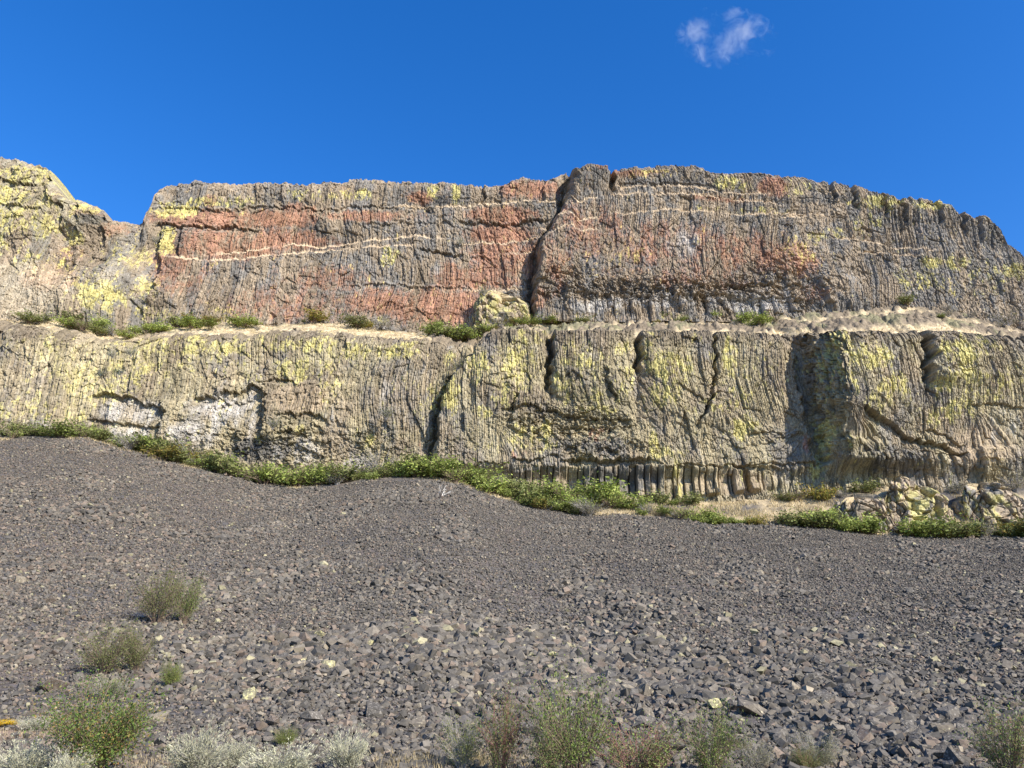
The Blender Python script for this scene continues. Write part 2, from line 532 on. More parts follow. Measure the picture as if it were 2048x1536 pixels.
UP_OVER = [
    ([(321, 452), (359, 458), (410, 455), (458, 453), (506, 458)], 0.9, 14),
    ([(308, 417), (369, 418), (403, 418), (461, 422), (513, 411), (581, 415), (666, 420), (700, 413), (800, 412), (870, 418)], 0.55, 7),
    ([(926, 446), (1015, 445), (1056, 440), (1090, 438)], 0.8, 10),
    ([(720, 446), (800, 444), (870, 446)], 0.35, 8),
    ([(847, 500), (885, 506), (912, 513)], 0.9, 14),
    ([(950, 514), (985, 516)], 0.5, 8),
    ([(0, 358), (40, 365), (70, 370)], 0.9, 16), ([(0, 405), (45, 412), (90, 420)], 0.5, 14),
    ([(700, 572), (760, 566), (830, 575), (900, 578), (1060, 574)], 0.35, 12),
    ([(1240, 370), (1330, 372), (1408, 374)], 0.35, 10),
    ([(1070, 602), (1160, 598), (1250, 600), (1330, 604), (1430, 600), (1520, 600), (1620, 606)], 0.55, 40),
    ([(1440, 575), (1520, 570), (1560, 572)], 0.8, 26)]


def up_relief(X, Z, px, py):
    chaos = np.clip(blobs(px, py, [(1330, 590, 330, 34), (1120, 575, 70, 40, 0.8), (1560, 560, 110, 60, 0.6), (160, 470, 60, 40, 0.4), (60, 600, 80, 40, 0.3),
                                   (360, 480, 60, 30, 0.35), (700, 640, 80, 14, 0.4), (190, 440, 60, 18, 0.7), (1190, 350, 34, 30, 0.3), (880, 395, 160, 16, 0.4)]), 0, 1)
    D, T = columns(X, Z, 100, 0.31, 1.0, chaos)
    G = np.zeros(px.shape, np.float32)
    for p in UP_LEDGES:
        d, g = ledge(px, py, p, 0.7)
        D, G = D + d, np.maximum(G, g)
    for p, o, b in UP_OVER:
        d, g = ledge(px, py, p, 0.25, o, below=b)
        D = D + d
    main = [(1146, 345), (1143, 360), (1134, 392), (1118, 430), (1098, 462), (1078, 490), (1070, 540), (1064, 582), (1060, 625), (1058, 665)]
    D = D + cleft(px, py, main, 3.3, 0.35, 30, 1.2, 0.6) - 0.8 * blobs(px, py, [(1130, 400, 14, 45), (1068, 540, 9, 45)])
    D = D + cleft(px, py, [(1222, 325), (1223, 386)], 0, groove=2.6, gw=0.38)
    D = D + 1.0 * blobs(px, py, [(1184, 352, 38, 34)], 4)                                  # the block on the rim
    D = D + cleft(px, py, [(966, 370), (968, 409)], 0.6, 0.3, 5, 0.5, 0.2)
    D = D + cleft(px, py, [(1088, 360), (1085, 400)], 0.5, 0.3, 3, 0.3, 0.2)
    D = D + cleft(px, py, [(1002, 372), (1000, 402)], 0.4, 0.3, 3)
    rz = blobs(px, py, [(1330, 590, 300, 26), (1120, 580, 60, 40, .8), (1560, 570, 100, 50, .8), (1640, 590, 50, 40, .7)])
    f1, f2, r, q = voro(X / 1.1 + .4 * Z, Z / 1.0, 350)
    g1, g2, r2, q2 = voro(X / 0.55, Z / 1.3 + .5 * X, 351)
    D = D + rz * ((r - .5) * 1.0 + (r2 - .5) * .5)
    wz_ = blobs(px, py, [(1290, 620, 170, 18), (1520, 616, 130, 22)])
    d_, e_, fc_, q_, ez_ = col1d(X / 1.5, Z, 352, 3.0)
    D = D + wz_ * ((d_ - .5) * 1.5 + .3 * fc_ - .5 * sm(.14, 0, e_))
    D = D - 1.3 * blobs(px, py, [(1126, 388, 14, 36)])
    # left bluffs
    D = D + 1.1 * blobs(px, py, [(40, 400, 95, 75), (170, 435, 52, 40, 0.8)]) + 1.6 * blobs(px, py, [(200, 590, 120, 60)]) - 1.1 * blobs(px, py, [(262, 470, 22, 60), (128, 500, 16, 60, .6), (110, 540, 26, 40)])
    D = D - 0.06 * np.clip(330 - px, 0, 330) / 14 * sm(620, 440, py)
    D = D + cleft(px, py, [(322, 440), (318, 500), (320, 560), (300, 610)], 0.9, 0.4, 6)
    bl = blobs(px, py, [(60, 420, 110, 110), (180, 470, 90, 70)])
    f1, f2, r, q = voro(X / 3.2 + .3 * Z, Z / 2.6 - .2 * X, 360)
    g1, g2, r2, q2 = voro(X / 1.3, Z / 1.6, 361)
    D = D + bl * ((r - .5) * 0.45 + (r2 - .5) * .3 - .12 * sm(.08, 0, f2 - f1))
    for qx, qy in ((98, 345), (122, 395), (160, 400), (210, 425)):
        D = D + cleft(px, py, [(qx, qy - 20), (qx - 6, qy + 60)], 0.9, 0.4, 4, 0.5, 0.25)
    D = D + cleft(px, py, [(362, 462), (358, 512)], 0.7, 0.3, 4, 0.3, 0.2)
    D = D + cleft(px, py, [(1340, 590), (1350, 632)], 0.7, 0.4, 4) + cleft(px, py, [(1250, 605), (1262, 640)], 0.6, 0.4, 3) + cleft(px, py, [(1420, 590), (1450, 635)], 0.8, 0.5, 4)
    D = D + cleft(px, py, [(1630, 560), (1655, 622)], 0.9, 0.5, 6) + cleft(px, py, [(1130, 590), (1122, 638)], 0.7, 0.4, 4)
    for qx, qy in ((1655, 362), (1700, 372), (1760, 388), (1795, 396), (1868, 404), (1918, 424), (1950, 436)):
        D = D + cleft(px, py, [(qx - 2, qy - 15), (qx + 8, qy + 42)], 0.7, 0.3, 2.5, 0.5, 0.25)
    D = D + 1.0 * (fbm(X / 14, Z / 20, 300, 3) - 0.5)
    return D, (T, G)


def up_paint(X, Z, px, py, C):
    T, G = C
    n = fbm(X / 1.6, Z / 5.5, 310, 4)          # vertical streaks
    n2 = fbm(X / 0.5, Z / 1.1, 320, 3)
    n3 = fbm(X / 7, Z / 5, 330, 3)
    n4 = vn(X / 0.13, Z / 0.3, 335)
    c = np.tile(BROWN, px.shape + (1,))
    c = mixc(c, GREY, sm(0.40, 0.60, n + T * 0.35))
    gm_ = blobs(px, py, [(640, 480, 40, 60, 0.7), (880, 402, 60, 13), (620, 455, 30, 30), (420, 410, 110, 9, 0.8), (350, 485, 40, 28, 1), (1190, 362, 34, 24, 0.9), (1320, 372, 90, 12, 0.9), (50, 400, 50, 14, 0.7),
                        (180, 440, 50, 14, 0.9), (30, 360, 50, 14, .6), (1250, 590, 180, 25, 0.6), (1400, 378, 60, 12, 1), (1640, 400, 60, 14, .8), (1770, 440, 120, 22, .6), (1900, 440, 90, 20, .6), (780, 520, 60, 60, 0.5), (440, 560, 120, 40, 0.5), (1985, 465, 25, 40, 0.9), (1100, 600, 40, 30, .6)])
    c = mixc(c, GREY * 0.72, sm(0.45, 0.85, gm_ + (n2 - 0.5) * 0.9))
    om = blobs(px, py, [(430, 440, 150, 22, 1), (540, 436, 130, 20, 1), (460, 490, 120, 34, 0.95), (560, 480, 120, 26, .8), (600, 420, 60, 14, .8), (350, 520, 60, 30, 0.75), (360, 560, 60, 40, .7), (560, 610, 170, 40, 0.62), (840, 396, 26, 14, 1), (720, 432, 120, 12, .8),
                        (680, 385, 40, 14, .5), (1060, 378, 70, 20, 0.95), (1000, 430, 80, 18, 1), (1000, 466, 75, 22, 1), (1010, 520, 90, 50, 0.75), (950, 555, 110, 24, .8), (870, 615, 110, 42, 0.95), (760, 605, 90, 30, .75), (900, 560, 30, 40, .9), (1260, 350, 70, 12, 0.85),
                        (1320, 500, 150, 50, 0.6), (1480, 510, 110, 45, 0.68), (1580, 520, 60, 40, 0.7), (1620, 590, 40, 20, 0.5), (1545, 375, 34, 22, 1), (1430, 402, 60, 10, .8), (1180, 470, 90, 60, .55), (1400, 560, 120, 30, .55), (1110, 540, 40, 60, .6),
                        (85, 550, 50, 34, 0.9), (145, 500, 50, 24, .6), (230, 460, 30, 16, .8), (185, 425, 40, 10, 0.6), (130, 560, 40, 30, .8), (1080, 610, 30, 25, .7), (420, 405, 16, 16, .9), (640, 560, 90, 30, .6), (1250, 555, 60, 20, .4)])
    of = sm(0.22, 0.80, om * 0.72 + (n - 0.5) * 0.85 + (n2 - 0.5) * 0.6 + (n4 - .5) * .35 + T * .3 + 0.08)
    oc = ORANGE[None, None] * (0.75 + 0.5 * n3[..., None])
    c = c * (1 - 0.7 * of[..., None]) + oc * 0.7 * of[..., None]
    wm = blobs(px, py, [(1360, 500, 40, 40, .8), (1290, 612, 130, 18, 0.9), (1500, 612, 110, 22, 1.0), (1210, 620, 60, 14, 0.9), (1420, 560, 160, 30, .5), (860, 540, 40, 25, .6), (1540, 590, 70, 25, .7), (270, 560, 30, 14, .6), (1180, 630, 60, 12, .8), (740, 640, 40, 12, .3), (1700, 600, 60, 14, .5), (1980, 600, 60, 24, .4)])
    c = mixc(c, WHITE * 0.95, sm(0.44, 0.74, wm * 0.85 + (n - 0.5) * 0.8 + (n2 - 0.5) * 0.3) * 0.85)
    ym = blobs(px, py, [(50, 350, 80, 26, 1), (20, 390, 60, 24, .9), (60, 440, 90, 40, 0.85), (180, 415, 45, 16, 0.95), (90, 400, 40, 30, .7), (150, 472, 26, 14, 1), (20, 470, 50, 60, .7), (50, 520, 60, 30, .6), (170, 560, 50, 26, .6), (200, 600, 80, 36, 0.92), (330, 505, 30, 16, 1), (350, 425, 45, 22, 0.95), (335, 475, 22, 20, .9),
                        (440, 405, 90, 12, .75), (300, 585, 26, 30, .8), (480, 420, 8, 20, .9), (700, 390, 60, 12, 0.8), (912, 390, 10, 24, 1), (865, 385, 16, 16, .8), (640, 390, 80, 14, .6), (270, 520, 40, 26, .8), (310, 630, 40, 18, 0.8), (1000, 620, 44, 22, 0.95),
                        (780, 515, 26, 24, .75), (1450, 365, 26, 16, 1), (1490, 375, 16, 10, .9), (1590, 375, 30, 20, .7), (1290, 352, 50, 14, .5), (1760, 405, 60, 16, 0.9), (1850, 412, 70, 14, .7), (1730, 440, 40, 14, .7), (1630, 478, 30, 12, .8), (1480, 425, 120, 10, .6), (1700, 465, 60, 14, .6), (1600, 500, 50, 30, .45),
                        (1860, 525, 30, 14, 1), (1910, 528, 30, 16, .9), (1830, 560, 60, 25, .5), (2030, 545, 40, 20, 0.9), (1960, 560, 60, 50, .45), (720, 648, 20, 16, .7), (765, 640, 12, 14, .8), (440, 620, 30, 26, .6), (1340, 640, 30, 8, .5), (1975, 440, 20, 10, .6), (170, 520, 120, 60, .45), (1240, 520, 40, 40, .4)])
    yf = sm(0.36, 0.76, ym * 0.62 + (n2 - 0.5) * 1.0 + (n - 0.5) * 0.6 + (n4 - 0.5) * 0.5 + T * 0.3 + 0.06)
    c = mixc(c, YELLOW, yf * 0.85)
    c = mixc(c, np.array((0.34, 0.30, 0.20)), blobs(px, py, [(60, 400, 190, 110, 0.65)]) * sm(0.35, 0.6, n3 * .5 + n * .5) * (1 - yf))
    # paler, uneven tan wash at the far left
    c = mixc(c, np.array((0.40, 0.34, 0.24)), blobs(px, py, [(40, 560, 220, 90, 0.6)]) * sm(0.35, 0.6, n3))
    c = c * (1 + T[..., None] * 0.9)
    c = mixc(c, np.array((0.47, 0.37, 0.25)), G * (0.72 + 0.3 * n2))
    return np.clip(c, 0.03, 0.8)


me = wall_mesh("upper_cliff", 3000, 380, -112, 112, up_tx, up_tz, up_bx, up_bz, yb_up, LEAN_U, ZU, 100, up_relief, up_paint, round_m=0.9)
tag(link("upper_cliff", me, M_CLIFF), "upper basalt cliff with orange and yellow lichen against the sky", "cliff", kind="structure")

# ------------------------------------------------------------------ lower cliff
LO_OVER = [
    ([(190, 790), (215, 784), (240, 791), (268, 794), (285, 806), (305, 803), (325, 822)], 0.8, 50),
    ([(176, 834), (230, 842), (315, 852)], 0.6, 26),
    ([(392, 797), (410, 789), (430, 791), (450, 783), (470, 786), (490, 774), (505, 766), (524, 778)], 0.95, 60),
    ([(520, 762), (560, 755), (590, 768)], 0.6, 20), ([(430, 812), (470, 806), (500, 800)], 0.4, 14),
    ([(560, 832), (640, 828), (650, 840)], 0.6, 22), ([(560, 868), (640, 862)], 0.4, 14),
    ([(1010, 818), (1060, 812), (1090, 822), (1160, 832), (1250, 838)], 0.8, 18), ([(1100, 850), (1200, 856), (1260, 850)], 0.6, 16),
    ([(940, 940), (975, 926), (1000, 932), (1030, 918), (1060, 925), (1100, 912), (1140, 920), (1175, 910), (1210, 924), (1250, 914), (1280, 924), (1310, 918), (1330, 936), (1365, 926), (1400, 932), (1480, 930), (1560, 934)], 0.45, 50),
    ([(1140, 916), (1210, 920), (1290, 918)], 0.9, 30),
    ([(1690, 822), (1730, 838), (1765, 852), (1800, 876), (1850, 886), (1915, 905)], 1.3, 22),
    ([(1830, 858), (1870, 872), (1910, 888)], 0.6, 14),
    ([(1920, 810), (1970, 806), (2030, 812)], 0.5, 16), ([(1840, 738), (1900, 740), (1940, 733)], 0.3, 6), ([(1560, 870), (1600, 868), (1612, 885)], 0.4, 12),
    ([(1500, 862), (1560, 866)], 0.4, 10), ([(1470, 930), (1560, 925), (1640, 930)], .5, 16), ([(1350, 770), (1400, 800)], 0.5, 12), ([(1340, 690), (1420, 700)], 0.2, 8)]


def lo_relief(X, Z, px, py):
    chaos = np.clip(blobs(px, py, [(450, 880, 120, 40, .7), (590, 900, 110, 50, 1), (720, 900, 120, 40, 0.7), (1130, 845, 140, 40, .9), (1200, 890, 140, 34, .7), (930, 900, 70, 30, 0.6), (1500, 880, 60, 30, .4), (400, 850, 160, 30, 0.45), (1830, 920, 160, 30, .3)]), 0, 1)
    big = [(1592, 650), (1598, 700), (1604, 760), (1612, 815), (1626, 880), (1640, 930)]
    ramp = cleft(px, py, big, 6.8, 3.2, 12, wob=0.25) * (0.35 + 0.65 * sm(960, 780, py))
    arc = 6.6 * sm(0, 3.4, (px - pline(py, big, 1)) / 14.5)          # length along the turned face, so its columns keep their width
    D, T = columns(X + arc, Z, 200, 0.30, 0.9, chaos)
    sb = (px - pline(py, big, 1)) / 14.5
    lo_relief.dx = -1.6 * D * sm(-0.1, 0.8, sb) * sm(3.6, 2.6, sb) * sm(940, 880, py)     # the turned face is relieved sideways, along its own normal
    # radiating columns at the foot of the right buttress and in the middle
    for cx, cy, m, tn in ((1648, 812, [(1680, 880, 78, 60), (1560, 880, 60, 36, .7)], 16), (985, 842, [(1000, 890, 70, 40, .45)], 18), (1905, 800, [(1960, 880, 80, 60, 0.9)], 14), (1400, 780, [(1480, 860, 60, 44, .6)], 16)):
        dx, dy = (px - cx) / 14.5, np.maximum((py - cy) / 14.5, 0.2)
        th, rr = np.arctan2(dx, dy), np.hypot(dx, dy)
        th = th + 0.16 * (fbm(X / 1.8, Z / 1.8, 230, 3) - 0.5) + 0.03 * rr
        f1, f2, r, q = voro(th * tn, rr / 3.2, 240)
        fd = (r - 0.5) * 0.5 - 0.45 * f1 ** 1.5
        mk = np.clip(blobs(px, py, m), 0, 1)
        mk = mk * sm(0.6, 2.2, rr)
        D = D * (1 - 0.8 * mk) + fd * mk
        T = T * (1 - .6 * mk) + (q - .5) * .6 * mk
    # colonnade along the foot
    for m, w, sl in (([(1270, 962, 320, 34, 1)], 0.95, 0), ([(1820, 935, 190, 40, 0.8)], 0.7, 0.12)):
        mk = sm(0.35, 0.6, blobs(px, py, m))
        xx = X + sl * (Z - 30) + 0.5 * (fbm(X / 4, Z / 6, 250, 2) - 0.5) + 0.06 * (vn(X / .4, Z / .5, 253) - .5)
        d, e, fc, q, ez = col1d(xx / w + 40, Z, 251, 5.0)
        fd = (d - 0.5) * 2.0 + 0.3 * fc - 0.55 * sm(0.16, 0.02, e) - 0.12 * sm(0.15, 0, ez) + 0.25 + 0.2 * (fbm(X / 0.8, Z / 1.2, 252, 2) - 0.5)
        D = D * (1 - 0.6 * mk) + fd * mk * (0.38 if sl else 1.0)
        T = T * (1 - .4 * mk) + (q - .5) * .5 * mk
    rz = blobs(px, py, [(1130, 850, 130, 34), (1200, 895, 110, 20, .8), (480, 900, 60, 36, .9), (600, 850, 60, 30, .9), (610, 910, 80, 30, .7), (740, 880, 80, 40, .6), (1480, 870, 90, 30, .5), (1790, 925, 150, 30, .9), (1980, 930, 60, 30, .6)])
    f1, f2, r, q = voro(X / 1.2 + .3 * Z, Z / 1.0, 260)
    g1, g2, r2, q2 = voro(X / 0.6, Z / 0.8 + .4 * X, 261)
    D = D + rz * ((r - .5) * 0.9 + (r2 - .5) * .45)
    for p, o, b in LO_OVER:
        d, g = ledge(px, py, p, 0.0, o, below=b, win=12)
        D = D + d
    bnd = [(968, 660), (952, 685), (934, 722), (905, 758), (882, 800), (873, 850), (862, 945)]
    D = D + cleft(px, py, bnd, 2.4, 0.35, 60, 1.0, 0.5) - 0.5 * blobs(px, py, [(868, 890, 10, 60, 1)])
    top = sm(880, 760, py)
    # buttress roundness between the clefts
    for a, b, h in ((945, 1100, 1.6), (1100, 1270, 1.6), (1270, 1425, 1.4), (1425, 1585, 0.8), (1655, 1820, 1.4), (1825, 2060, 1.5)):
        t = np.clip(1 - ((px - (a + b) / 2) / ((b - a) / 2)) ** 2, 0, 1)
        D = D + h * np.sqrt(t) * top * 0.9
    D = D + cleft(px, py, [(1101, 648), (1098, 720), (1094, 785)], 1.0, 0.4, 5, 1.7, 0.42)
    D = D + cleft(px, py, [(1268, 648), (1272, 700), (1269, 745)], 0.9, 0.4, 5, 1.6, 0.45)
    D = D + cleft(px, py, [(1424, 650), (1421, 705), (1424, 760), (1408, 812), (1388, 850)], 0.6, 0.3, 4, 0.9, 0.22)
    D = D + cleft(px, py, [(1205, 740), (1212, 770), (1225, 800)], 0.6, 0.3, 4, 0.4, 0.2)
    D = D + cleft(px, py, [(1030, 790), (1020, 835)], 0.5, 0.3, 3, 0.5, 0.2)
    D = D + ramp + cleft(px, py, big, groove=1.6, gw=0.8) - 0.9 * blobs(px, py, [(1580, 720, 22, 100, 1)], 3)
    D = D + cleft(px, py, [(1812, 648), (1822, 700), (1826, 765)], 1.6, 0.5, 7, 1.4, 0.5, wob=1.8)
    D = D + cleft(px, py, [(527, 768), (522, 800), (529, 835), (516, 885)], 1.1, 0.35, 7, wob=1.7)
    D = D + cleft(px, py, [(318, 806), (327, 832), (316, 850), (306, 885)], 0.8, 0.4, 5, wob=1.8)
    D = D + cleft(px, py, [(470, 860), (478, 905)], 0.6, 0.3, 4) + cleft(px, py, [(770, 815), (775, 870)], 0.4, 0.3, 3)
    D = D + cleft(px, py, [(1650, 885), (1640, 985)], 0.9, 0.5, 4) + cleft(px, py, [(1945, 895), (1955, 960)], 0.9, 0.5, 4)
    D = D + 1.1 * (fbm(X / 11, Z / 16, 400, 3) - 0.5)
    return D, (T, arc)


def lo_paint(X, Z, px, py, C):
    T, arc = C
    X = X + arc
    n = fbm(X / 1.5, Z / 5.0, 410, 4)
    n2 = fbm(X / 0.45, Z / 0.9, 420, 3)
    n3 = fbm(X / 7, Z / 5, 430, 3)
    n4 = vn(X / 0.13, Z / 0.3, 435)
    c = np.tile(BROWN * np.array((1.0, 1.02, 0.98), np.float32), px.shape + (1,))
    c = mixc(c, GREY * 1.1, sm(0.40, 0.64, n + T * 0.35) * 0.85)
    c = mixc(c, BROWN * 0.7, sm(0.55, 0.7, n3) * 0.35)
    c = mixc(c, np.array((0.33, 0.285, 0.170)), sm(0.34, 0.66, fbm(X / 3, Z / 4, 445, 4)) * 0.6)
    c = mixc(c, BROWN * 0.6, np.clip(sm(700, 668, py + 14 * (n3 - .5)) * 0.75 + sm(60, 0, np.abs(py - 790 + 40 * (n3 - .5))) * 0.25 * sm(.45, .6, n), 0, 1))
    gm_ = blobs(px, py, [(520, 900, 90, 30, .9), (1180, 890, 120, 24, .7), (1240, 955, 110, 34, .9), (1640, 740, 50, 90, .5), (1760, 920, 140, 40, 0.7), (1470, 840, 60, 30, .5), (590, 880, 50, 20, .5), (1110, 800, 30, 50, .5), (1220, 770, 30, 40, .6)])
    c = mixc(c, GREY * 0.78, sm(0.45, 0.85, gm_ + (n2 - 0.5) * 0.8))
    tan = blobs(px, py, [(600, 800, 70, 40, .9), (1950, 890, 90, 50, .8), (80, 770, 60, 40, .4), (1290, 950, 40, 30, .5), (1450, 965, 120, 30, .7), (800, 780, 80, 60, .4), (1080, 960, 100, 20, .6), (1850, 850, 60, 40, .6)])
    c = mixc(c, np.array((0.335, 0.26, 0.175)), sm(0.3, 0.8, tan + (n - 0.5) * 0.7) * 0.8)
    om = blobs(px, py, [(1190, 870, 60, 24, .7), (1080, 820, 40, 20, .5), (1610, 890, 16, 30, .9), (850, 900, 20, 40, .7), (1040, 910, 30, 20, .7), (1870, 1000, 20, 20, .5), (600, 790, 60, 30, .45)])
    c = mixc(c, np.array((0.34, 0.17, 0.12)), sm(0.5, 0.75, om * 0.75 + (n2 - 0.5) * 0.7 + (n - .5) * .4) * 0.7)
    wm = blobs(px, py, [(255, 820, 70, 32, 1), (250, 865, 70, 22, 1), (450, 820, 70, 40, 1), (400, 870, 60, 40, .85), (500, 830, 20, 60, .9), (610, 905, 80, 40, .8), (340, 860, 30, 30, .8), (690, 930, 60, 20, .7), (70, 710, 20, 26, .6), (770, 780, 14, 30, .7), (60, 850, 60, 14, .6), (1990, 850, 60, 50, .6), (1770, 890, 60, 20, .45), (1740, 860, 20, 20, .6), (1400, 980, 80, 16, .4)])
    c = mixc(c, WHITE, sm(0.38, 0.85, wm * 0.85 + (n - 0.5) * 0.9 + (n2 - 0.5) * 0.5) * 0.85)
    ym = blobs(px, py, [(120, 700, 120, 40, .55), (190, 760, 110, 50, .72), (260, 735, 90, 36, .72), (360, 690, 140, 26, .72), (340, 700, 60, 18, .8), (450, 695, 90, 20, .72), (590, 745, 44, 30, .95), (660, 760, 30, 60, .6), (820, 700, 40, 22, .85), (700, 705, 50, 20, .7), (900, 725, 20, 30, .9), (870, 800, 20, 40, .8), (640, 690, 60, 20, .7), (780, 705, 30, 20, .7), (560, 690, 60, 20, .7),
                        (60, 820, 120, 30, .6), (140, 835, 60, 16, .7), (900, 800, 20, 40, 1), (960, 740, 30, 40, .8), (1040, 740, 44, 50, .92), (1010, 790, 30, 40, .9), (1060, 680, 40, 20, .6), (1140, 700, 30, 30, .7), (1120, 780, 20, 40, .8), (1160, 790, 50, 20, .6), (1150, 725, 40, 20, .75), (1240, 700, 20, 20, .8), (1190, 820, 60, 12, .7), (1250, 760, 20, 40, .7), (1330, 735, 50, 34, .98), (1320, 790, 40, 34, .9), (1290, 720, 26, 60, .7), (1400, 780, 60, 30, .5),
                        (1450, 720, 20, 50, .8), (1470, 800, 30, 30, .75), (1480, 855, 30, 26, 1.1), (1450, 815, 40, 20, .7), (1300, 890, 14, 34, 1), (1320, 905, 30, 14, .9), (1350, 940, 10, 30, .9), (1360, 980, 10, 24, .9), (1060, 880, 60, 30, .75), (1090, 870, 20, 30, .8), (970, 830, 20, 16, .7), (1700, 720, 46, 34, .85), (1750, 770, 30, 26, .85), (1720, 800, 30, 30, .7), (1640, 730, 30, 80, .62), (1640, 880, 14, 50, .8), (1625, 945, 22, 20, .85), (1480, 960, 8, 26, .8), (1670, 890, 10, 20, .8),
                        (1880, 710, 50, 30, 1), (1900, 755, 60, 20, .85), (1950, 780, 60, 30, .7), (1860, 770, 30, 20, .8), (1880, 820, 60, 26, .6), (1840, 840, 16, 26, .8), (1940, 700, 60, 30, .6), (1990, 760, 60, 40, .5), (600, 860, 20, 10, .6), (520, 880, 16, 10, .7), (740, 880, 20, 16, .6), (350, 730, 400, 60, .3), (1300, 760, 400, 80, .3)])
    yf = sm(0.33, 0.76, ym * 0.64 + (n2 - 0.5) * 1.0 + (n - 0.5) * 0.6 + (n4 - 0.5) * 0.5 + T * 0.3 + 0.06)
    c = mixc(c, YELLOW, yf * 0.82)
    c = mixc(c, np.array((0.42, 0.355, 0.22)), blobs(px, py, [(0, 730, 240, 100, 0.75)]) * sm(0.3, 0.6, n3) * 0.7)
    c = c * (1 + T[..., None] * 0.85)
    return np.clip(c, 0.03, 0.8)


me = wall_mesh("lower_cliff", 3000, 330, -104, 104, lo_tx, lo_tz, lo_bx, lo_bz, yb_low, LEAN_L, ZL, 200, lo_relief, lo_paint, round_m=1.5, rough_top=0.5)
tag(link("lower_cliff", me, M_CLIFF), "lower basalt cliff of columns with yellow lichen above the scree", "cliff", kind="structure")

# ------------------------------------------------------------------ the sloping ledge between the two cliffs
nu, nv = 1400, 60
a = np.linspace(-108, 108, nu)
ra_, ry_, rz_ = wall_mesh.rim
kern = np.ones(15) / 15
z0 = np.interp(a, ra_, np.convolve(np.pad(rz_, 7, mode='edge'), kern, 'valid')) - 0.35
y0 = np.interp(a, ra_, np.convolve(np.pad(ry_, 7, mode='edge'), kern, 'valid')) + 0.9
z1 = np.interp(a, up_bx, up_bz)
y1 = yb_up(a) + 1.5
v = np.linspace(0, 1, nv)[:, None]
X = np.repeat(a[None], nv, 0)
Y = y0 + v * (y1 - y0)
Z = z0 - 0.3 + v * (z1 + 0.5 - z0)
rise = np.maximum(z1 - z0, 0.5)
Z = Z + (fbm(X / 6, Y / 2.0, 500, 4) - 0.5) * 1.3 * np.sin(np.pi * v) + (fbm(X / 1.2, Y / 0.8, 510, 3) - 0.5) * 0.45 * np.sin(np.pi * v)
def ledge_straw(x_, v_):
    """where the ledge carries grass: two wavering strips with rock between"""
    vv = v_ + 0.34 * (fbm(x_ / 9, x_ * 0, 521, 3) - 0.5) + 0.16 * (fbm(x_ / 1.5, v_ * 3, 522, 2) - 0.5)
    g = np.maximum(np.exp(-((vv - 0.16) / 0.16) ** 2), np.exp(-((vv - 0.66) / 0.11) ** 2) * sm(0.3, 0.5, fbm(x_ / 12, x_ * 0, 523, 2) + 0.15))
    g = g * (1 - 0.35 * sm(28, 45, x_) * sm(.3, .6, vv))
    g = np.maximum(g, 0.62 * sm(14, 0, x_) * sm(0.30, 0.5, fbm(x_ / 6, v_ * 3, 525, 3) + 0.1))
    return sm(0.35, 0.7, g + 0.3 * (fbm(x_ / 0.9, v_ * 5, 524, 2) - 0.5))


gs = ledge_straw(X, v + 0 * X)
rk = 1 - gs
f1, f2, r, q = voro(X / 0.7, Y / 0.6, 530)
g1_, g2_, r2, q2 = voro(X / 0.32, Y / 0.3, 531)
Z = Z + rk * ((r - 0.3) * 0.8 + (r2 - .5) * .35 + 0.3)
n1 = fbm(X / 1.2, Y / 0.5, 540, 3)
c = STRAW[None, None] * (0.75 + 0.55 * n1[..., None])
c = mixc(c, BROWN * 0.62, rk * 0.95) * (0.65 + 0.4 * q[..., None] + 0.3 * q2[..., None])
c = mixc(c, np.array((0.20, 0.21, 0.10)), rk * sm(.56, .66, fbm(X / 2.5, v * 4, 541, 3)) * .4)
me = mesh_np("ledge_slope", np.stack([X, Y, Z], -1).reshape(-1, 3), grid_faces(nv, nu), 4, c.reshape(-1, 3), True)
tag(link("ledge_slope", me, M_LEDGE), "grassy ledge of dry straw between the two cliffs", "ledge", kind="structure")
LEDGE = (a, y0, y1, z0, z1)


def on_ledge(px, f):
    """point on the ledge at photo column px, fraction f from the lower rim to the upper wall"""
    xx = np.interp(px, proj(a, (y0 + y1) / 2, (z0 + z1) / 2)[0], a)
    yy = np.interp(xx, a, y0) + f * (np.interp(xx, a, y1) - 1.5 - np.interp(xx, a, y0))
    zz = np.interp(xx, a, z0) + f * (np.interp(xx, a, z1) - np.interp(xx, a, z0))
    return Vector((float(xx), float(yy), float(zz) - 0.15))



# ------------------------------------------------------------------ stones
def hull_proto(seed, n=11, flat=(1, 1, 1), box=True):
    rs = np.random.default_rng(seed)
    bm = bmesh.new()
    p = np.array([(i_, j_, k_) for i_ in (-1, 1) for j_ in (-1, 1) for k_ in (-1, 1)], float)
    p = p * rs.uniform(0.5, 1.0, p.shape)
    e = rs.normal(size=(max(n - 8, 1), 3))
    e = 1.05 * e / np.linalg.norm(e, axis=1)[:, None]
    p = np.concatenate([p, e])
    p = p @ np.array(Euler(rs.uniform(-.5, .5, 3)).to_matrix()).T
    p /= np.abs(p).max(0)
    p *= 0.5 * np.array(flat)
    for q in p: bm.verts.new(q)
    r = bmesh.ops.convex_hull(bm, input=bm.verts)
    bmesh.ops.delete(bm, geom=list({g for g in r["geom_interior"] + r["geom_unused"] if isinstance(g, bmesh.types.BMVert) and g.is_valid}), context='VERTS')
    bmesh.ops.triangulate(bm, faces=bm.faces)
    bm.verts.index_update()
    V = np.array([v.co[:] for v in bm.verts], np.float32)
    Fc = np.array([[v.index for v in f.verts] for f in bm.faces], np.int32)
    bm.free()
    return V, Fc


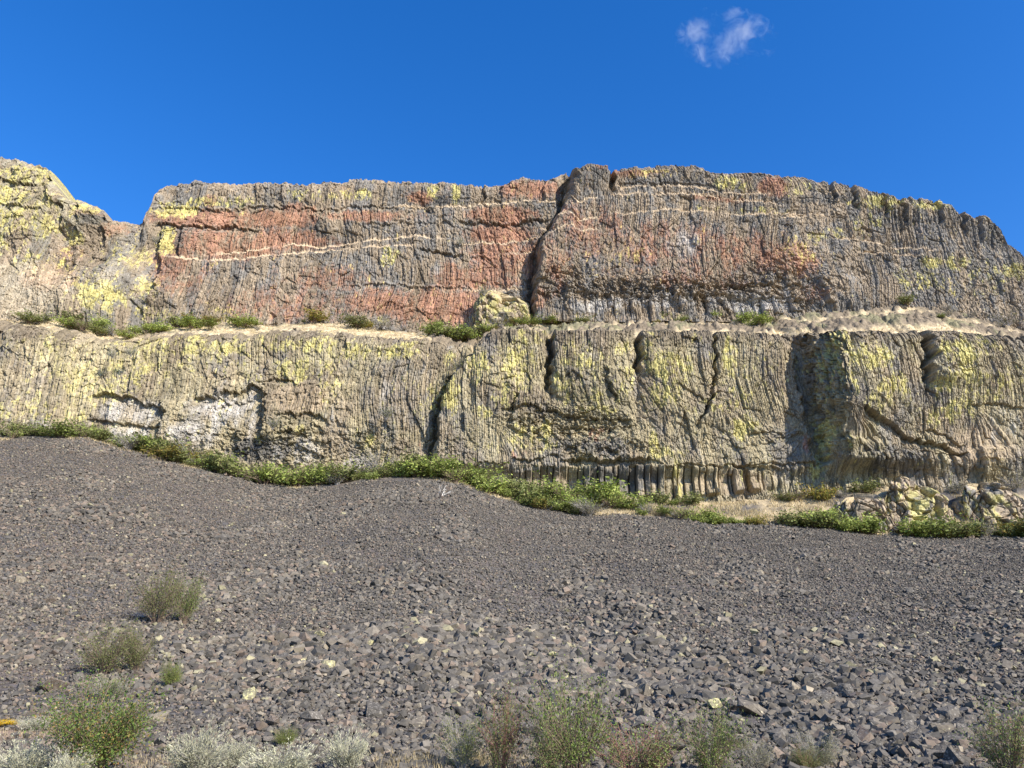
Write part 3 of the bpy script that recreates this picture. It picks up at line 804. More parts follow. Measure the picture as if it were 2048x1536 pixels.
def rand_rot(n, rs):
    q = rs.normal(size=(n, 4))
    q /= np.linalg.norm(q, axis=1)[:, None]
    w, x, y, z = q.T
    return np.stack([1 - 2 * (y * y + z * z), 2 * (x * y - w * z), 2 * (x * z + w * y), 2 * (x * y + w * z), 1 - 2 * (x * x + z * z), 2 * (y * z - w * x),
                     2 * (x * z - w * y), 2 * (y * z + w * x), 1 - 2 * (x * x + y * y)], -1).reshape(n, 3, 3)


def scatter_stones():
    rs = np.random.default_rng(3)
    P = []
    edges = np.concatenate([np.arange(12.2, 30, 1.5), np.arange(30, 96, 4.0), [96.0]])
    for y0_, y1_ in zip(edges[:-1], edges[1:]):
        hw = 0.68 * y1_ + 3
        area = 2 * hw * (y1_ - y0_)
        for dm, dens in ((0.148, 0.66), (0.095, 0.65 if y0_ < 40 else 0.2), (0.06, 0.4 if y0_ < 19 else 0)):
            n = int(area * dens / dm ** 2 / 1.15)
            if n == 0: continue
            x = rs.uniform(-hw, hw, n)
            y = rs.uniform(y0_, y1_, n)
            d = dm * np.exp(rs.normal(0, 0.33, n))
            P.append(np.stack([x, y, d], -1))
    P = np.concatenate(P)
    x, y, d = P.T
    z = terrain(x, y)
    px, py = proj(x, y, z)
    k = 0.70 + 0.75 * sm(0.42, 0.72, fbm(x / 4.5, y / 9, 600, 3))
    k = k * (1 + 0.18 * sm(900, 1400, px) * sm(1250, 1400, py)) * (1 - 0.25 * sm(700, 300, px) * sm(1150, 1250, py))
    k = k * (1 + 0.25 * np.exp(-((py - 1290) / 40) ** 2) * sm(520, 640, px) * sm(1400, 1200, px))
    d = np.minimum(d * k * np.exp(0.25 * sm(1.2, 2.2, rs.normal(size=len(d)))) , 0.45)
    keep = rs.random(len(d)) < np.clip((sm(YS + 1.2, YS - 1.5, y + 1.5 * (vn(x / 2, y, 5) - .5))) + 0.02, 0, 1)
    soil = blobs(px, py, [(45, 1468, 90, 16, 0.9), (700, 1560, 700, 22, .6)])
    keep &= rs.random(len(d)) > soil
    keep &= (py < 1640)
    return x[keep], y[keep], z[keep], d[keep], px[keep], py[keep]


sx, sy, sz, sd, spx, spy = scatter_stones()
rs = np.random.default_rng(11)
spix = sd * F / np.hypot(sy, sz)
inside = (spx > 4) & (spx < 2044) & (spy < 1532)

# colours of stones: mostly dark grey basalt, some brown, some rusty, a few lichen-yellow or pale
TINTS = np.array([(0.085, 0.077, 0.066), (0.113, 0.101, 0.085), (0.137, 0.118, 0.093), (0.150, 0.117, 0.090), (0.21, 0.178, 0.13), (0.25, 0.225, 0.14)], np.float32)
warm = sm(900, 200, spx) * 0.5 + 0.25 * 0.6 * sm(0.5, 0.62, fbm(sx / 9, sy / 12, 610, 3)) + 0.35 * np.exp(-((spx - 1210) / 40) ** 2) * np.exp(-((spy - 1120) / 60) ** 2)
pr = rs.random(len(sx))
lich = 0.006 + 0.035 * np.exp(-((spy - 1290) / 60) ** 2) + 0.012 * (spx < 500)
ti = np.where(pr < lich, 5, np.where(pr < lich + 0.025, 4, np.where(pr < 0.12 + 0.25 * warm + lich, 3, np.where(pr < 0.32 + 0.4 * warm, 2, np.where(pr < 0.65, 1, 0)))))
MAN = [(275, 1037, 15, 4), (497, 1397, 34, 5), (640, 1275, 26, 5), (652, 1300, 30, 4), (741, 1291, 20, 5), (605, 1327, 20, 5), (815, 1275, 16, 4), (890, 1290, 15, 5), (985, 1286, 22, 5), (910, 1191, 18, 1), (1065, 1180, 11, 4),
       (1100, 1316, 24, 5), (1212, 1316, 17, 5), (1236, 1337, 32, 4), (1256, 1382, 38, 2), (1292, 1392, 36, 2), (1430, 1417, 36, 5), (1466, 1417, 30, 4), (1507, 1432, 54, 2), (1770, 1442, 34, 1), (1776, 1332, 24, 1), (1850, 1392, 26, 4),
       (1925, 1347, 28, 1), (1870, 1292, 18, 4), (1690, 1240, 16, 4), (1732, 1260, 16, 4), (1655, 1161, 12, 4), (1820, 1186, 18, 1), (622, 1442, 40, 1), (745, 1432, 48, 0), (310, 1447, 42, 4), (1062, 1470, 40, 1), (105, 1382, 44, 3), (156, 1360, 24, 1),
       (372, 1307, 20, 4), (470, 1312, 18, 2), (545, 1452, 30, 3), (835, 1455, 36, 2), (100, 1205, 20, 3), (40, 1165, 20, 4), (222, 1178, 16, 4), (1520, 1215, 10, 4), (1940, 1205, 22, 1), (1600, 1365, 34, 1), (1690, 1390, 36, 0), (1820, 1480, 36, 0), (1900, 1440, 38, 1),
       (590, 1166, 12, 0), (1300, 1350, 30, 2), (1180, 1345, 24, 2), (1560, 1480, 40, 1), (1290, 1440, 46, 2)]
order = np.argsort(-np.where(inside, spix, 0))
N_B = 300 - len(MAN)
big_i = order[:N_B]
rest = np.ones(len(sx), bool)
rest[big_i] = False
# no stuff stone larger on screen than the boulders
sd = np.where(rest, np.minimum(sd, sd[big_i[-1]] * np.hypot(sy, sz) / np.hypot(sy[big_i[-1]], sz[big_i[-1]])), sd)
for mx_, my_, ms_, _ in MAN:                    # clear room for the hand-placed boulders
    rest &= ~(((spx - mx_) ** 2 + (spy - my_) ** 2 < (0.45 * ms_) ** 2) & (spix > 6))

protos = [hull_proto(900 + i, 9 + i % 5, ((1, .85, .7), (1, .7, .6), (1, .95, .85), (1.15, .75, .5))[i % 4]) for i in range(28)]
idx = np.nonzero(rest)[0]
far = sy[idx] > 55
VV, FF, CC, off = [], [], [], 0
pid = rs.integers(0, 28, len(idx))
rot = rand_rot(len(idx), rs)
for p in range(28):
    m = np.nonzero(pid == p)[0]
    V, Fc = protos[p]
    g = idx[m]
    vv = np.einsum('nij,kj->nki', rot[m], V) * (sd[g] * 1.35)[:, None, None]
    vv[..., 2] *= 0.85
    vv += np.stack([sx[g], sy[g], sz[g] + sd[g] * (0.0 + 0.5 * rs.random(len(g)))], -1)[:, None]
    VV.append(vv.reshape(-1, 3).astype(np.float32))
    FF.append((Fc[None] + (np.arange(len(g)) * len(V))[:, None, None]).reshape(-1, 3) + off)
    cc = TINTS[ti[g]] * (0.68 + 0.68 * rs.random(len(g)))[:, None]
    CC.append(np.repeat(cc, len(V), 0).astype(np.float32))
    off += len(g) * len(V)
me = mesh_np("scree", np.concatenate(VV), np.concatenate(FF), 3, np.concatenate(CC))
tag(link("scree", me, M_STONE), "loose angular basalt stones covering the slope", "scree", kind="stuff")
print("stones", len(idx), "tris", sum(len(f) for f in FF))


# boulders: the largest stones as single things
def boulder_mesh(seed):
    V, Fc = hull_proto(seed, 16 + seed % 6, ((1, .85, .75), (1, .75, .65), (1, .95, .85), (1.2, .8, .55))[seed % 4])
    bm = bmesh.new()
    vs = [bm.verts.new(v) for v in V]
    for f in Fc: bm.faces.new([vs[i] for i in f])
    bmesh.ops.dissolve_limit(bm, angle_limit=R(14), verts=bm.verts, edges=bm.edges)
    bmesh.ops.bevel(bm, geom=list(bm.edges), offset=0.025, segments=1, affect='EDGES', clamp_overlap=True)
    bmesh.ops.triangulate(bm, faces=bm.faces)
    bmesh.ops.subdivide_edges(bm, edges=[e for e in bm.edges if e.calc_length() > 0.25], cuts=1)
    rs_ = random.Random(seed)
    for v in bm.verts: v.co += v.co.normalized() * rs_.uniform(-0.02, 0.02)
    bmesh.ops.triangulate(bm, faces=bm.faces)
    m = bpy.data.meshes.new("boulder")
    bm.to_mesh(m)
    bm.free()
    return m


B_COL = ["dark grey", "grey", "grey brown", "rusty brown", "pale tan", "yellow lichened"]
B_MAT = [rock_mat("boulder_rock_" + B_COL[i].replace(" ", "_"), 7.0, 0.65, 1.35, 0.35, attr=False, base=tuple(TINTS[i]), zs=1, dist=0.03,
                  spot=((0.46, 0.42, 0.2, 0.9, 0.52) if i == 5 else (0.36, 0.32, 0.22, 1.2, 0.60) if i in (2, 4) else (0.22, 0.2, 0.17, 1.5, 0.56))) for i in range(6)]
B_MESH = {}
LANDMARKS = [("the olive shrub with grey fallen branches", 320, 1200), ("the pair of thin olive shrubs", 235, 1300), ("the small yellow green bush", 340, 1350), ("the orange flecked bush", 185, 1460), ("the wide sagebrush", 400, 1495),
             ("the sagebrush in front of the stones", 700, 1500), ("the lime green seedling bush", 572, 1470), ("the reddish twiggy shrub", 1000, 1460), ("the tall green willowy shrub", 1150, 1440), ("the broad maroon green shrub", 1280, 1480),
             ("the loose green shrub", 1420, 1470), ("the grey brushy shrub", 1635, 1490), ("the corner shrub at the frame edge", 2000, 1470), ("the bleached dead branch", 895, 990), ("the green strip below the columns", 1250, 1020), ("the band of bushes under the outcrop", 1850, 1070),
             ("the green patch under the pale overhangs", 330, 905), ("the bushes at the dip of the slope", 600, 965)]
items = [(float(sx[i]), float(sy[i]), float(sz[i]), float(sd[i]) * 1.3, int(ti[i])) for i in big_i]
for mx_, my_, ms_, c_ in MAN:
    p = on_slope(mx_, my_)
    items.append((p.x, p.y, p.z, ms_ * p.length / F, c_))
groups_ = {}
for it in items:
    qx, qy = proj(it[0], it[1], it[2])
    L = min(LANDMARKS, key=lambda l: (l[1] - qx) ** 2 + (l[2] - qy) ** 2)
    dx, dy = qx - L[1], qy - L[2]
    rel = ("upslope of" if dy < 0 else "downslope of") if abs(dy) > abs(dx) else ("right of" if dx > 0 else "left of")
    groups_.setdefault((it[4], L[0], rel), []).append((it[3] / math.hypot(it[1], it[2]), it))
ORD = ["", "second ", "third ", "fourth ", "fifth ", "sixth ", "seventh ", "eighth ", "ninth ", "tenth ", "eleventh ", "twelfth ", "thirteenth ", "fourteenth ", "fifteenth ", "sixteenth ", "seventeenth ", "eighteenth ", "nineteenth ", "twentieth "]
rb = random.Random(5)
for (c_, ln, rel), lst in groups_.items():
    lst.sort(key=lambda q: -q[0])
    for k_, (_, it) in enumerate(lst):
        s_ = rb.randrange(14)
        if (s_, c_) not in B_MESH:
            m_ = boulder_mesh(300 + s_)
            m_.materials.append(B_MAT[c_])
            B_MESH[(s_, c_)] = m_
        o = link("boulder", B_MESH[(s_, c_)], None)
        o.location = (it[0], it[1], it[2] + it[3] * 0.18)
        o.scale = (it[3], it[3] * rb.uniform(.85, 1.1), it[3] * rb.uniform(.75, 1.0))
        o.rotation_euler = (rb.uniform(-.6, .6), rb.uniform(-.6, .6), rb.uniform(0, 6.28))
        lab = f"{B_COL[c_]} boulder, {ORD[min(k_, 19)]}largest {rel} {ln}" if len(lst) > 1 else f"{B_COL[c_]} boulder on the scree {rel} {ln}"
        tag(o, lab, "boulder", "boulders on the scree slope")


# ------------------------------------------------------------------ plants
def tube_np(pts, rad, sides=3):
    pts = np.asarray(pts, float)
    n = len(pts)
    d = np.gradient(pts, axis=0)
    d /= np.linalg.norm(d, axis=1)[:, None] + 1e-9
    ref = np.where(np.abs(d[:, 2:3]) > 0.9, np.array([[1.0, 0, 0]]), np.array([[0, 0, 1.0]]))
    a_ = np.cross(d, ref)
    a_ /= np.linalg.norm(a_, axis=1)[:, None] + 1e-9
    b_ = np.cross(d, a_)
    th = np.arange(sides) * 2 * np.pi / sides
    V = pts[:, None] + np.asarray(rad)[:, None, None] * (np.cos(th)[None, :, None] * a_[:, None] + np.sin(th)[None, :, None] * b_[:, None])
    i = np.arange(n * sides).reshape(n, sides)
    j = np.roll(i, -1, 1)
    return V.reshape(-1, 3), np.stack([i[:-1], j[:-1], j[1:], i[1:]], -1).reshape(-1, 4)


def join_np(parts):
    V, Fc, o = [], [], 0
    for v, f in parts:
        V.append(v)
        Fc.append(f + o)
        o += len(v)
    return np.concatenate(V), np.concatenate(Fc)


def leaves_np(C, size, rs, up=0.3, narrow=0.55, dirs=None):
    n = len(C)
    t = rs.normal(size=(n, 3)) if dirs is None else dirs + 0.35 * rs.normal(size=(n, 3))
    t /= np.linalg.norm(t, axis=1)[:, None]
    nn = rs.normal(size=(n, 3)) + np.array([0.35, -0.55, up + 0.35])
    b = np.cross(nn, t)
    b /= np.linalg.norm(b, axis=1)[:, None] + 1e-9
    s = (size * np.exp(rs.normal(0, 0.3, n)))[:, None]
    V = np.stack([C - t * s * .5, C + b * s * narrow * .5 + t * s * .05, C + t * s * .5, C - b * s * narrow * .5 + t * s * .05], 1)
    return V.reshape(-1, 3), np.arange(n * 4).reshape(n, 4)


def shrub_meshes(seed, nstem, nleaf, leaf, spread=0.5, up=1.0, twigs=4, rad=0.008, clump=0.05, narrow=0.55, lo=0.25, along=False, lop=0.0):
    """one shrub about 1 high and 1 wide: (foliage mesh, stems mesh)"""
    rs = np.random.default_rng(seed)
    tubes, tips, tdir = [], [], []
    for i in range(nstem):
        az = rs.uniform(0, 2 * np.pi)
        tl = spread * np.sqrt(rs.uniform(0.02, 1))
        L = (0.98 if i < 3 else rs.uniform(0.55, 1.0)) * (1 - 0.35 * tl * 1.2)
        t = np.linspace(0, 1, 6)
        h = np.array([math.cos(az), math.sin(az)])
        wob = rs.normal(0, 0.025, (6, 3)) * t[:, None]
        p = np.stack([h[0] * (0.05 + tl * t ** 1.15) + lop * t * t, h[1] * (0.05 + tl * t ** 1.15), L * up * t - 0.15 * tl * t * t], -1) + wob
        p[0, 2] -= 0.05
        tubes.append(tube_np(p, rad * (1 - 0.75 * t)))
        for tt in rs.uniform(0.3, 1.0, 6):
            if tt > lo:
                tips.append(np.array([np.interp(tt, t, p[:, k]) for k in range(3)]))
                tdir.append(p[-1] - p[-3])
        for _ in range(twigs):
            tt = rs.uniform(0.25, 0.92)
            b = np.array([np.interp(tt, t, p[:, k]) for k in range(3)])
            d = (p[-1] - p[-2]) * 2.2 + rs.normal(0, 0.11, 3) + np.array([h[0], h[1], 0.3]) * 0.09
            d *= rs.uniform(.5, 1.1)
            q = b + d * np.linspace(0, 1, 4)[:, None] + rs.normal(0, 0.008, (4, 3))
            tubes.append(tube_np(q, rad * 0.5 * np.array([1, .8, .6, .3])))
            for u in (0.4, 0.7, 1.0):
                tips.append(b + d * u)
                tdir.append(d)
    tips, tdir = np.array(tips), np.array(tdir)
    k = rs.integers(0, len(tips), nleaf)
    C = tips[k] + rs.normal(0, clump, (nleaf, 3))
    ok = C[:, 2] > 0.02
    C, k = C[ok], k[ok]
    dd = tdir[k] / (np.linalg.norm(tdir[k], axis=1)[:, None] + 1e-9) if along else None
    V, Fc = leaves_np(C, leaf, rs, narrow=narrow, dirs=dd)
    fm = mesh_np("foliage", V, Fc, 4)
    V, Fc = join_np(tubes)
    return fm, mesh_np("stems", V, Fc, 4)


ML = {
    "bright": leaf_mat("leaf_bright_green", [(0.17, 0.22, 0.05), (0.30, 0.37, 0.085), (0.44, 0.47, 0.15)]),
    "fresh": leaf_mat("leaf_fresh_green", [(0.07, 0.105, 0.025), (0.13, 0.18, 0.045), (0.19, 0.25, 0.06), (0.24, 0.25, 0.10)]),
    "olive": leaf_mat("leaf_olive", [(0.11, 0.135, 0.04), (0.19, 0.21, 0.07), (0.27, 0.27, 0.11)]),
    "grey": leaf_mat("leaf_grey_olive", [(0.14, 0.145, 0.075), (0.23, 0.22, 0.12), (0.30, 0.27, 0.17)]),
    "gold": leaf_mat("leaf_yellowing", [(0.12, 0.14, 0.03), (0.24, 0.22, 0.05), (0.35, 0.24, 0.06)]),
    "orange": leaf_mat("leaf_green_with_orange", [(0.05, 0.09, 0.02), (0.09, 0.15, 0.03), (0.13, 0.19, 0.045), (0.18, 0.20, 0.055), (0.30, 0.16, 0.06)]),
    "lime": leaf_mat("leaf_lime", [(0.14, 0.18, 0.04), (0.22, 0.27, 0.06), (0.28, 0.31, 0.10)]),
    "red": leaf_mat("leaf_green_and_maroon", [(0.10, 0.17, 0.04), (0.18, 0.25, 0.06), (0.24, 0.24, 0.10), (0.28, 0.15, 0.11)]),
    "sage": leaf_mat("leaf_sage", [(0.34, 0.34, 0.22), (0.48, 0.47, 0.32), (0.58, 0.55, 0.39)], 0.8, 0.15),
    "flower": leaf_mat("petal_yellow", [(0.65, 0.42, 0.02), (0.75, 0.52, 0.03)], 0.6, 0.2),
    "straw": leaf_mat("dry_straw", [(0.36, 0.28, 0.15), (0.50, 0.40, 0.22), (0.60, 0.50, 0.30)], 0.8, 0.15)}
MS = {k: rock_mat("bark_" + k, 20, .7, 1.3, 0.0, attr=False, base=b, zs=1) for k, b in (("brown", (0.16, 0.115, 0.085)), ("grey", (0.30, 0.275, 0.25)), ("maroon", (0.20, 0.10, 0.085)), ("pale", (0.62, 0.58, 0.52)))}


def add_shrub(name, pair, leafkey, barkkey, loc, scale, rz, label, cat="shrub", group=None, parts=("foliage", "stems"), cache={}):
    e = empty(name, loc)
    e.scale = scale
    e.rotation_euler.z = rz
    tag(e, label, cat, group)
    for me_, key, src, pn in ((pair[0], leafkey, ML, parts[0]), (pair[1], barkkey, MS, parts[1])):
        ck = (me_.name, key)
        if ck not in cache:
            m_ = me_ if not me_.materials else me_.copy()
            m_.materials.clear()
            m_.materials.append(src[key])
            cache[ck] = m_
        link(pn, cache[ck], None, e)
    return e


# near shrubs: photo column, row of the foot, row of the top, width in px
def near(px, foot, top, wpx, pair, leaf, bark, name, label, cat="shrub", yy=None, rz=None, parts=("foliage", "stems")):
    if yy is None:
        p = on_slope(px, foot)
    else:
        x_ = float(at(px, 1500, yy)[0])
        p = Vector((x_, yy, float(terrain(x_, yy))))
    ztop = EYE + ray(px, top)[1] * p.y
    h = (ztop - p.z) * (1.2 if leaf in ('sage', 'orange') else 1.08)
    w = wpx * math.hypot(p.y, p.z) / F * 0.78
    return add_shrub(name, pair, leaf, bark, p - Vector((0, 0, 0.03)), (w, w, h), random.uniform(0, 6) if rz is None else rz, label, cat, None, parts)


TW = [shrub_meshes(20 + i, 46, 5200, 0.026, 0.5, 1.0, 6, 0.007, 0.04, lo=0.15) for i in range(4)]        # twiggy, thin leaved
BU = [shrub_meshes(40 + i, 44, 12000, 0.024, 0.48, 0.95, 6, 0.008, 0.05, lo=0.1) for i in range(3)]         # dense
SG = [shrub_meshes(60 + i, 70, 8000, 0.06, 0.46, 0.85, 7, 0.007, 0.03, narrow=0.22, lo=0.2, along=True) for i in range(4)]   # sage sprays
near(312, 1252, 1148, 92, TW[0], "olive", "brown", "shrub", "dark olive twiggy shrub standing among grey fallen branches on the scree")
near(366, 1250, 1152, 66, TW[1], "fresh", "brown", "shrub", "leafy green shrub leaning right beside the dark olive twiggy one")
near(205, 1352, 1258, 112, TW[2], "olive", "brown", "shrub", "wider thin olive shrub of a pair, dead grey twigs at its left foot")
near(270, 1345, 1256, 72, TW[3], "olive", "brown", "shrub", "narrow upright olive shrub right of the wider thin one")
near(340, 1377, 1320, 42, BU[0], "lime", "brown", "shrub", "small yellow green bush alone on grey stones")
near(185, 0, 1388, 205, BU[1], "orange", "brown", "shrub", "large round green bush flecked with orange leaves, lower left corner", yy=13.6)
near(215, 1400, 1350, 80, TW[1], "olive", "grey", "shrub", "faint grey green shrub just behind the orange flecked bush")
near(1150, 0, 1362, 170, TW[0], "fresh", "brown", "shrub", "tall green willowy shrub with bare grey twigs, bottom edge", yy=13.4)
near(1100, 0, 1425, 90, TW[3], "red", "brown", "shrub", "low brownish green shrub at the left foot of the tall willowy shrub", yy=13.2)
near(1000, 0, 1395, 96, TW[2], "red", "maroon", "shrub", "reddish twiggy shrub left of the tall green willowy shrub", yy=13.8)
near(925, 0, 1432, 88, TW[1], "olive", "grey", "shrub", "thin olive shrub with sparse leaves left of the reddish twiggy shrub", yy=14.2)
near(1275, 0, 1440, 175, TW[1], "red", "maroon", "shrub", "broad maroon and green shrub below the pale stony patch", yy=13.3)
near(1420, 0, 1425, 130, TW[2], "fresh", "brown", "shrub", "loose bright green shrub right of the broad maroon one", yy=13.6)
near(1510, 0, 1475, 70, TW[0], "grey", "grey", "shrub", "small faint grey shrub between the loose green and the brushy one", yy=14.2)
near(1637, 0, 1462, 84, TW[3], "grey", "grey", "shrub", "grey brushy broom shaped shrub on the lower right stones", yy=14.6)
near(2010, 0, 1420, 150, TW[2], "red", "brown", "shrub", "green and brown shrub cut by the right frame edge", yy=13.4)
near(395, 0, 1462, 110, SG[0], "sage", "grey", "sagebrush", "widest pale sagebrush with feathery sprays right of the orange flecked bush", "sagebrush", yy=13.4)
near(470, 0, 1478, 70, SG[3], "sage", "grey", "sagebrush", "greyer thin sagebrush between the widest one and the low white one", "sagebrush", yy=14.4)
near(560, 0, 1492, 130, SG[1], "sage", "grey", "sagebrush", "low whitish sagebrush in front of the lime green seedling", "sagebrush", yy=13.2)
near(697, 0, 1464, 84, SG[2], "sage", "grey", "sagebrush", "round cream sagebrush standing apart by dark boulders", "sagebrush", yy=13.8)
near(50, 0, 1484, 100, SG[1], "sage", "grey", "sagebrush", "pale sagebrush at the lower left corner of the frame", "sagebrush", yy=13.5)
near(70, 1462, 1432, 60, SG[3], "sage", "grey", "sagebrush", "small dusty sagebrush behind the yellow flowers", "sagebrush")
near(150, 0, 1500, 70, SG[2], "sage", "grey", "sagebrush", "grey sagebrush hidden at the left foot of the orange flecked bush", "sagebrush", yy=13.0)
near(570, 1494, 1452, 46, BU[2], "lime", "brown", "shrub", "lime green seedling bush behind the low whitish sagebrush")
near(332, 1505, 1488, 34, BU[0], "olive", "brown", "shrub", "tiny dark green tuft left of the widest sagebrush")
near(12, 1452, 1436, 62, BU[2], "flower", "brown", "flowering_plant", "low plant covered in bright yellow flowers at left edge", "plant", parts=("flowers", "stems"))
near(1480, 1505, 1478, 50, BU[1], "gold", "brown", "shrub", "little yellowing tuft among stones below the rusty slab")
near(1610, 0, 1492, 60, BU[2], "olive", "maroon", "shrub", "low dark tuft at the left foot of the brushy shrub", yy=14.2)

# bushes along the foot of the lower cliff and on the ledge
FB = [shrub_meshes(80 + i, 26, 1100, 0.085, 0.52, 0.8, 4, 0.010, 0.07, narrow=0.7, lo=0.05) for i in range(5)]
FT = [shrub_meshes(90 + i, 34, 500, 0.06, 0.5, 0.95, 6, 0.012, 0.05, narrow=0.6, lo=0.2) for i in range(3)]
LOOK = {"bright": "bright green", "olive": "olive green", "grey": "grey bare", "gold": "yellowing", "lime": "light green"}
rp = random.Random(17)


def row(px0, px1, n, hlo, hhi, kinds, where, y0_, y1_, ledge_=False, sq=1.35):
    n = max(3, round(n * 0.9))
    pts = sorted((px0 + (i + rp.uniform(0.1, 0.9)) * (px1 - px0) / n) for i in range(n))
    if not ledge_: pts = [q for q in pts if vn(np.array([q / 38.0]), np.array([0.0]), 99)[0] > 0.1]
    for i, qx in enumerate(pts):
        k_ = rp.choice(kinds + ['grey', 'lime', 'gold'] if rp.random() < 0.45 else kinds)
        hp = rp.uniform(hlo * 0.5, hhi * 1.12)
        if ledge_:
            p = on_ledge(qx, rp.uniform(y0_, y1_))
        else:
            yv = rp.uniform(y0_, y1_)
            x_ = float(at(qx, 960, yv)[0])
            p = Vector((x_, yv, float(terrain(x_, yv)) - 0.05))
        h = hp * math.hypot(p.y, p.z) / F
        w = h * rp.uniform(sq * .8, sq * 1.3)
        pair = FT[rp.randrange(3)] if k_ == "grey" or rp.random() < 0.12 else FB[rp.randrange(5)]
        add_shrub("bush", pair, k_, "grey" if k_ == "grey" else "brown", p, (w, w, h), rp.uniform(0, 6.28),
                  f"{LOOK[k_]} bush, {('first ' if i == 0 else ORD[i])}from left in {where}", "bush", "bushes along the cliff foot and ledge")


ORD += ["twenty first ", "twenty second ", "twenty third ", "twenty fourth ", "twenty fifth ", "twenty sixth ", "twenty seventh ", "twenty eighth ", "twenty ninth ", "thirtieth "]
B3 = ["bright", "bright", "bright", "olive"]
row(-20, 190, 15, 26, 38, B3, "low hedge at far left", 95.5, 99)
row(215, 350, 12, 28, 42, ["bright", "olive", "grey"], "strip under the left pale overhang", 95.6, 99)
row(350, 480, 14, 30, 48, ["bright", "olive", "grey"], "strip under the right pale overhang", 95.6, 99)
row(500, 705, 19, 30, 44, ["bright", "bright", "olive", "grey"], "clump in the dip of the scree", 95.8, 99)
row(715, 940, 22, 30, 46, ["bright", "bright", "bright", "olive"], "clump below the dark vertical cleft", 95.6, 100)
row(940, 1110, 20, 30, 46, ["olive", "olive", "bright"], "strip left of the columns", 95.2, 99)
row(1100, 1275, 20, 32, 48, ["bright", "bright", "lime"], "bright clump below the shaded columns", 95.6, 100)
row(1060, 1180, 10, 24, 34, ["olive", "grey"], "low fringe on the scree edge", 93.8, 95.3)
row(1270, 1380, 8, 22, 32, ["olive", "grey", "bright"], "sparse row on the straw bench", 94.6, 97)
row(1370, 1560, 17, 24, 36, B3, "green row below the straw bench", 93.8, 95.2)
row(1550, 1735, 17, 26, 42, B3 + ["olive"], "green row left of the lichened outcrop", 93.6, 95.2)
row(1800, 2070, 26, 28, 44, ["bright", "olive", "bright", "gold"], "green row in front of the outcrops", 93.6, 95.2)
row(1530, 1760, 6, 34, 46, ["grey", "olive"], "grey group at the cliff foot", 100.3, 101.3)
row(1300, 1400, 3, 30, 42, ["grey", "olive"], "grey trio by the columns' right end", 100, 101)
row(1860, 2050, 6, 26, 40, ["grey", "olive", "bright"], "group behind the outcrops", 99, 101)
row(115, 300, 18, 16, 26, ["bright", "bright", "olive"], "long strip on the upper ledge", .45, .95, True, 1.6)
row(300, 425, 10, 14, 22, ["bright", "olive"], "thin strip on the upper ledge", .55, .95, True, 1.6)
row(450, 530, 5, 12, 20, ["bright", "lime"], "short strip on the upper ledge", .5, .9, True, 1.6)
row(855, 950, 11, 20, 34, ["bright", "bright", "olive"], "clump left of the yellow rock", .35, .9, True, 1.4)
row(950, 1062, 9, 12, 20, ["bright", "olive", "gold"], "low fringe before the yellow rock", .5, .8, True, 1.7)
row(1090, 1180, 4, 12, 18, ["bright", "olive"], "low scatter right of the yellow rock", .5, .9, True, 1.6)
row(1310, 1395, 5, 12, 18, ["bright", "olive"], "strip below the left white blocks", .7, .95, True, 1.6)
row(1440, 1570, 8, 12, 20, ["bright", "olive", "grey"], "strip below the right white blocks", .6, .95, True, 1.6)
row(560, 780, 9, 16, 28, ["grey", "grey", "olive"], "grey row under the orange wall", .75, .98, True, 1.3)
row(0, 110, 5, 14, 24, ["grey", "olive"], "grey ledge row at far left", .7, .98, True, 1.3)
row(1840, 2050, 8, 16, 30, ["grey", "olive"], "grey row at the ledge's right end", .5, .95, True, 1.4)
for (qx, qy, hp, yv, lab) in ((968, 590, 24, 115.2, "small dark bush on top of the yellow lichened rock"), (915, 742, 26, 102.6, "small olive bush in the gap beside the right buttress"), (772, 838, 24, 101.6, "lone bush clinging to the lower cliff above the green clump"),
                              (920, 490, 16, 119.2, "tiny bush on a thin ledge of the orange wall"), (1118, 442, 16, 122.6, "tiny green bush in the dark cleft of the upper wall"), (312, 487, 18, 118.6, "tiny bush at the left edge of the upper wall"),
                              (262, 712, 18, 101.6, "small grey bush on the lichened lower cliff at left"), (225, 716, 16, 101.5, "smaller bush left of the grey one on the lichened lower cliff"), (545, 858, 22, 100.8, "bush under the pale overhang corner")):
    x_, z_ = at(qx, qy, yv)
    h = hp * 120 / F
    add_shrub("bush", FT[rp.randrange(3)], "olive", "grey", (float(x_), yv, float(z_)), (h * 1.1, h * 1.1, h), rp.uniform(0, 6), lab, "bush", "bushes along the cliff foot and ledge")


# ------------------------------------------------------------------ dry grass on the bench, the ledge and a few spots in front
def blades(P, h, rs, wd=0.09):
    n = len(P)
    az = rs.uniform(0, 2 * np.pi, n)
    hh = h * rs.uniform(.5, 1.2, n)
    lean = rs.normal(0, .3, (n, 2)) * hh[:, None]
    w = np.stack([np.cos(az), np.sin(az), az * 0], -1) * (hh * wd)[:, None]
    tip = P + np.stack([lean[:, 0], lean[:, 1], hh], -1)
    return np.stack([P - w, P + w, tip], 1).reshape(-1, 3), np.arange(3 * n).reshape(n, 3)


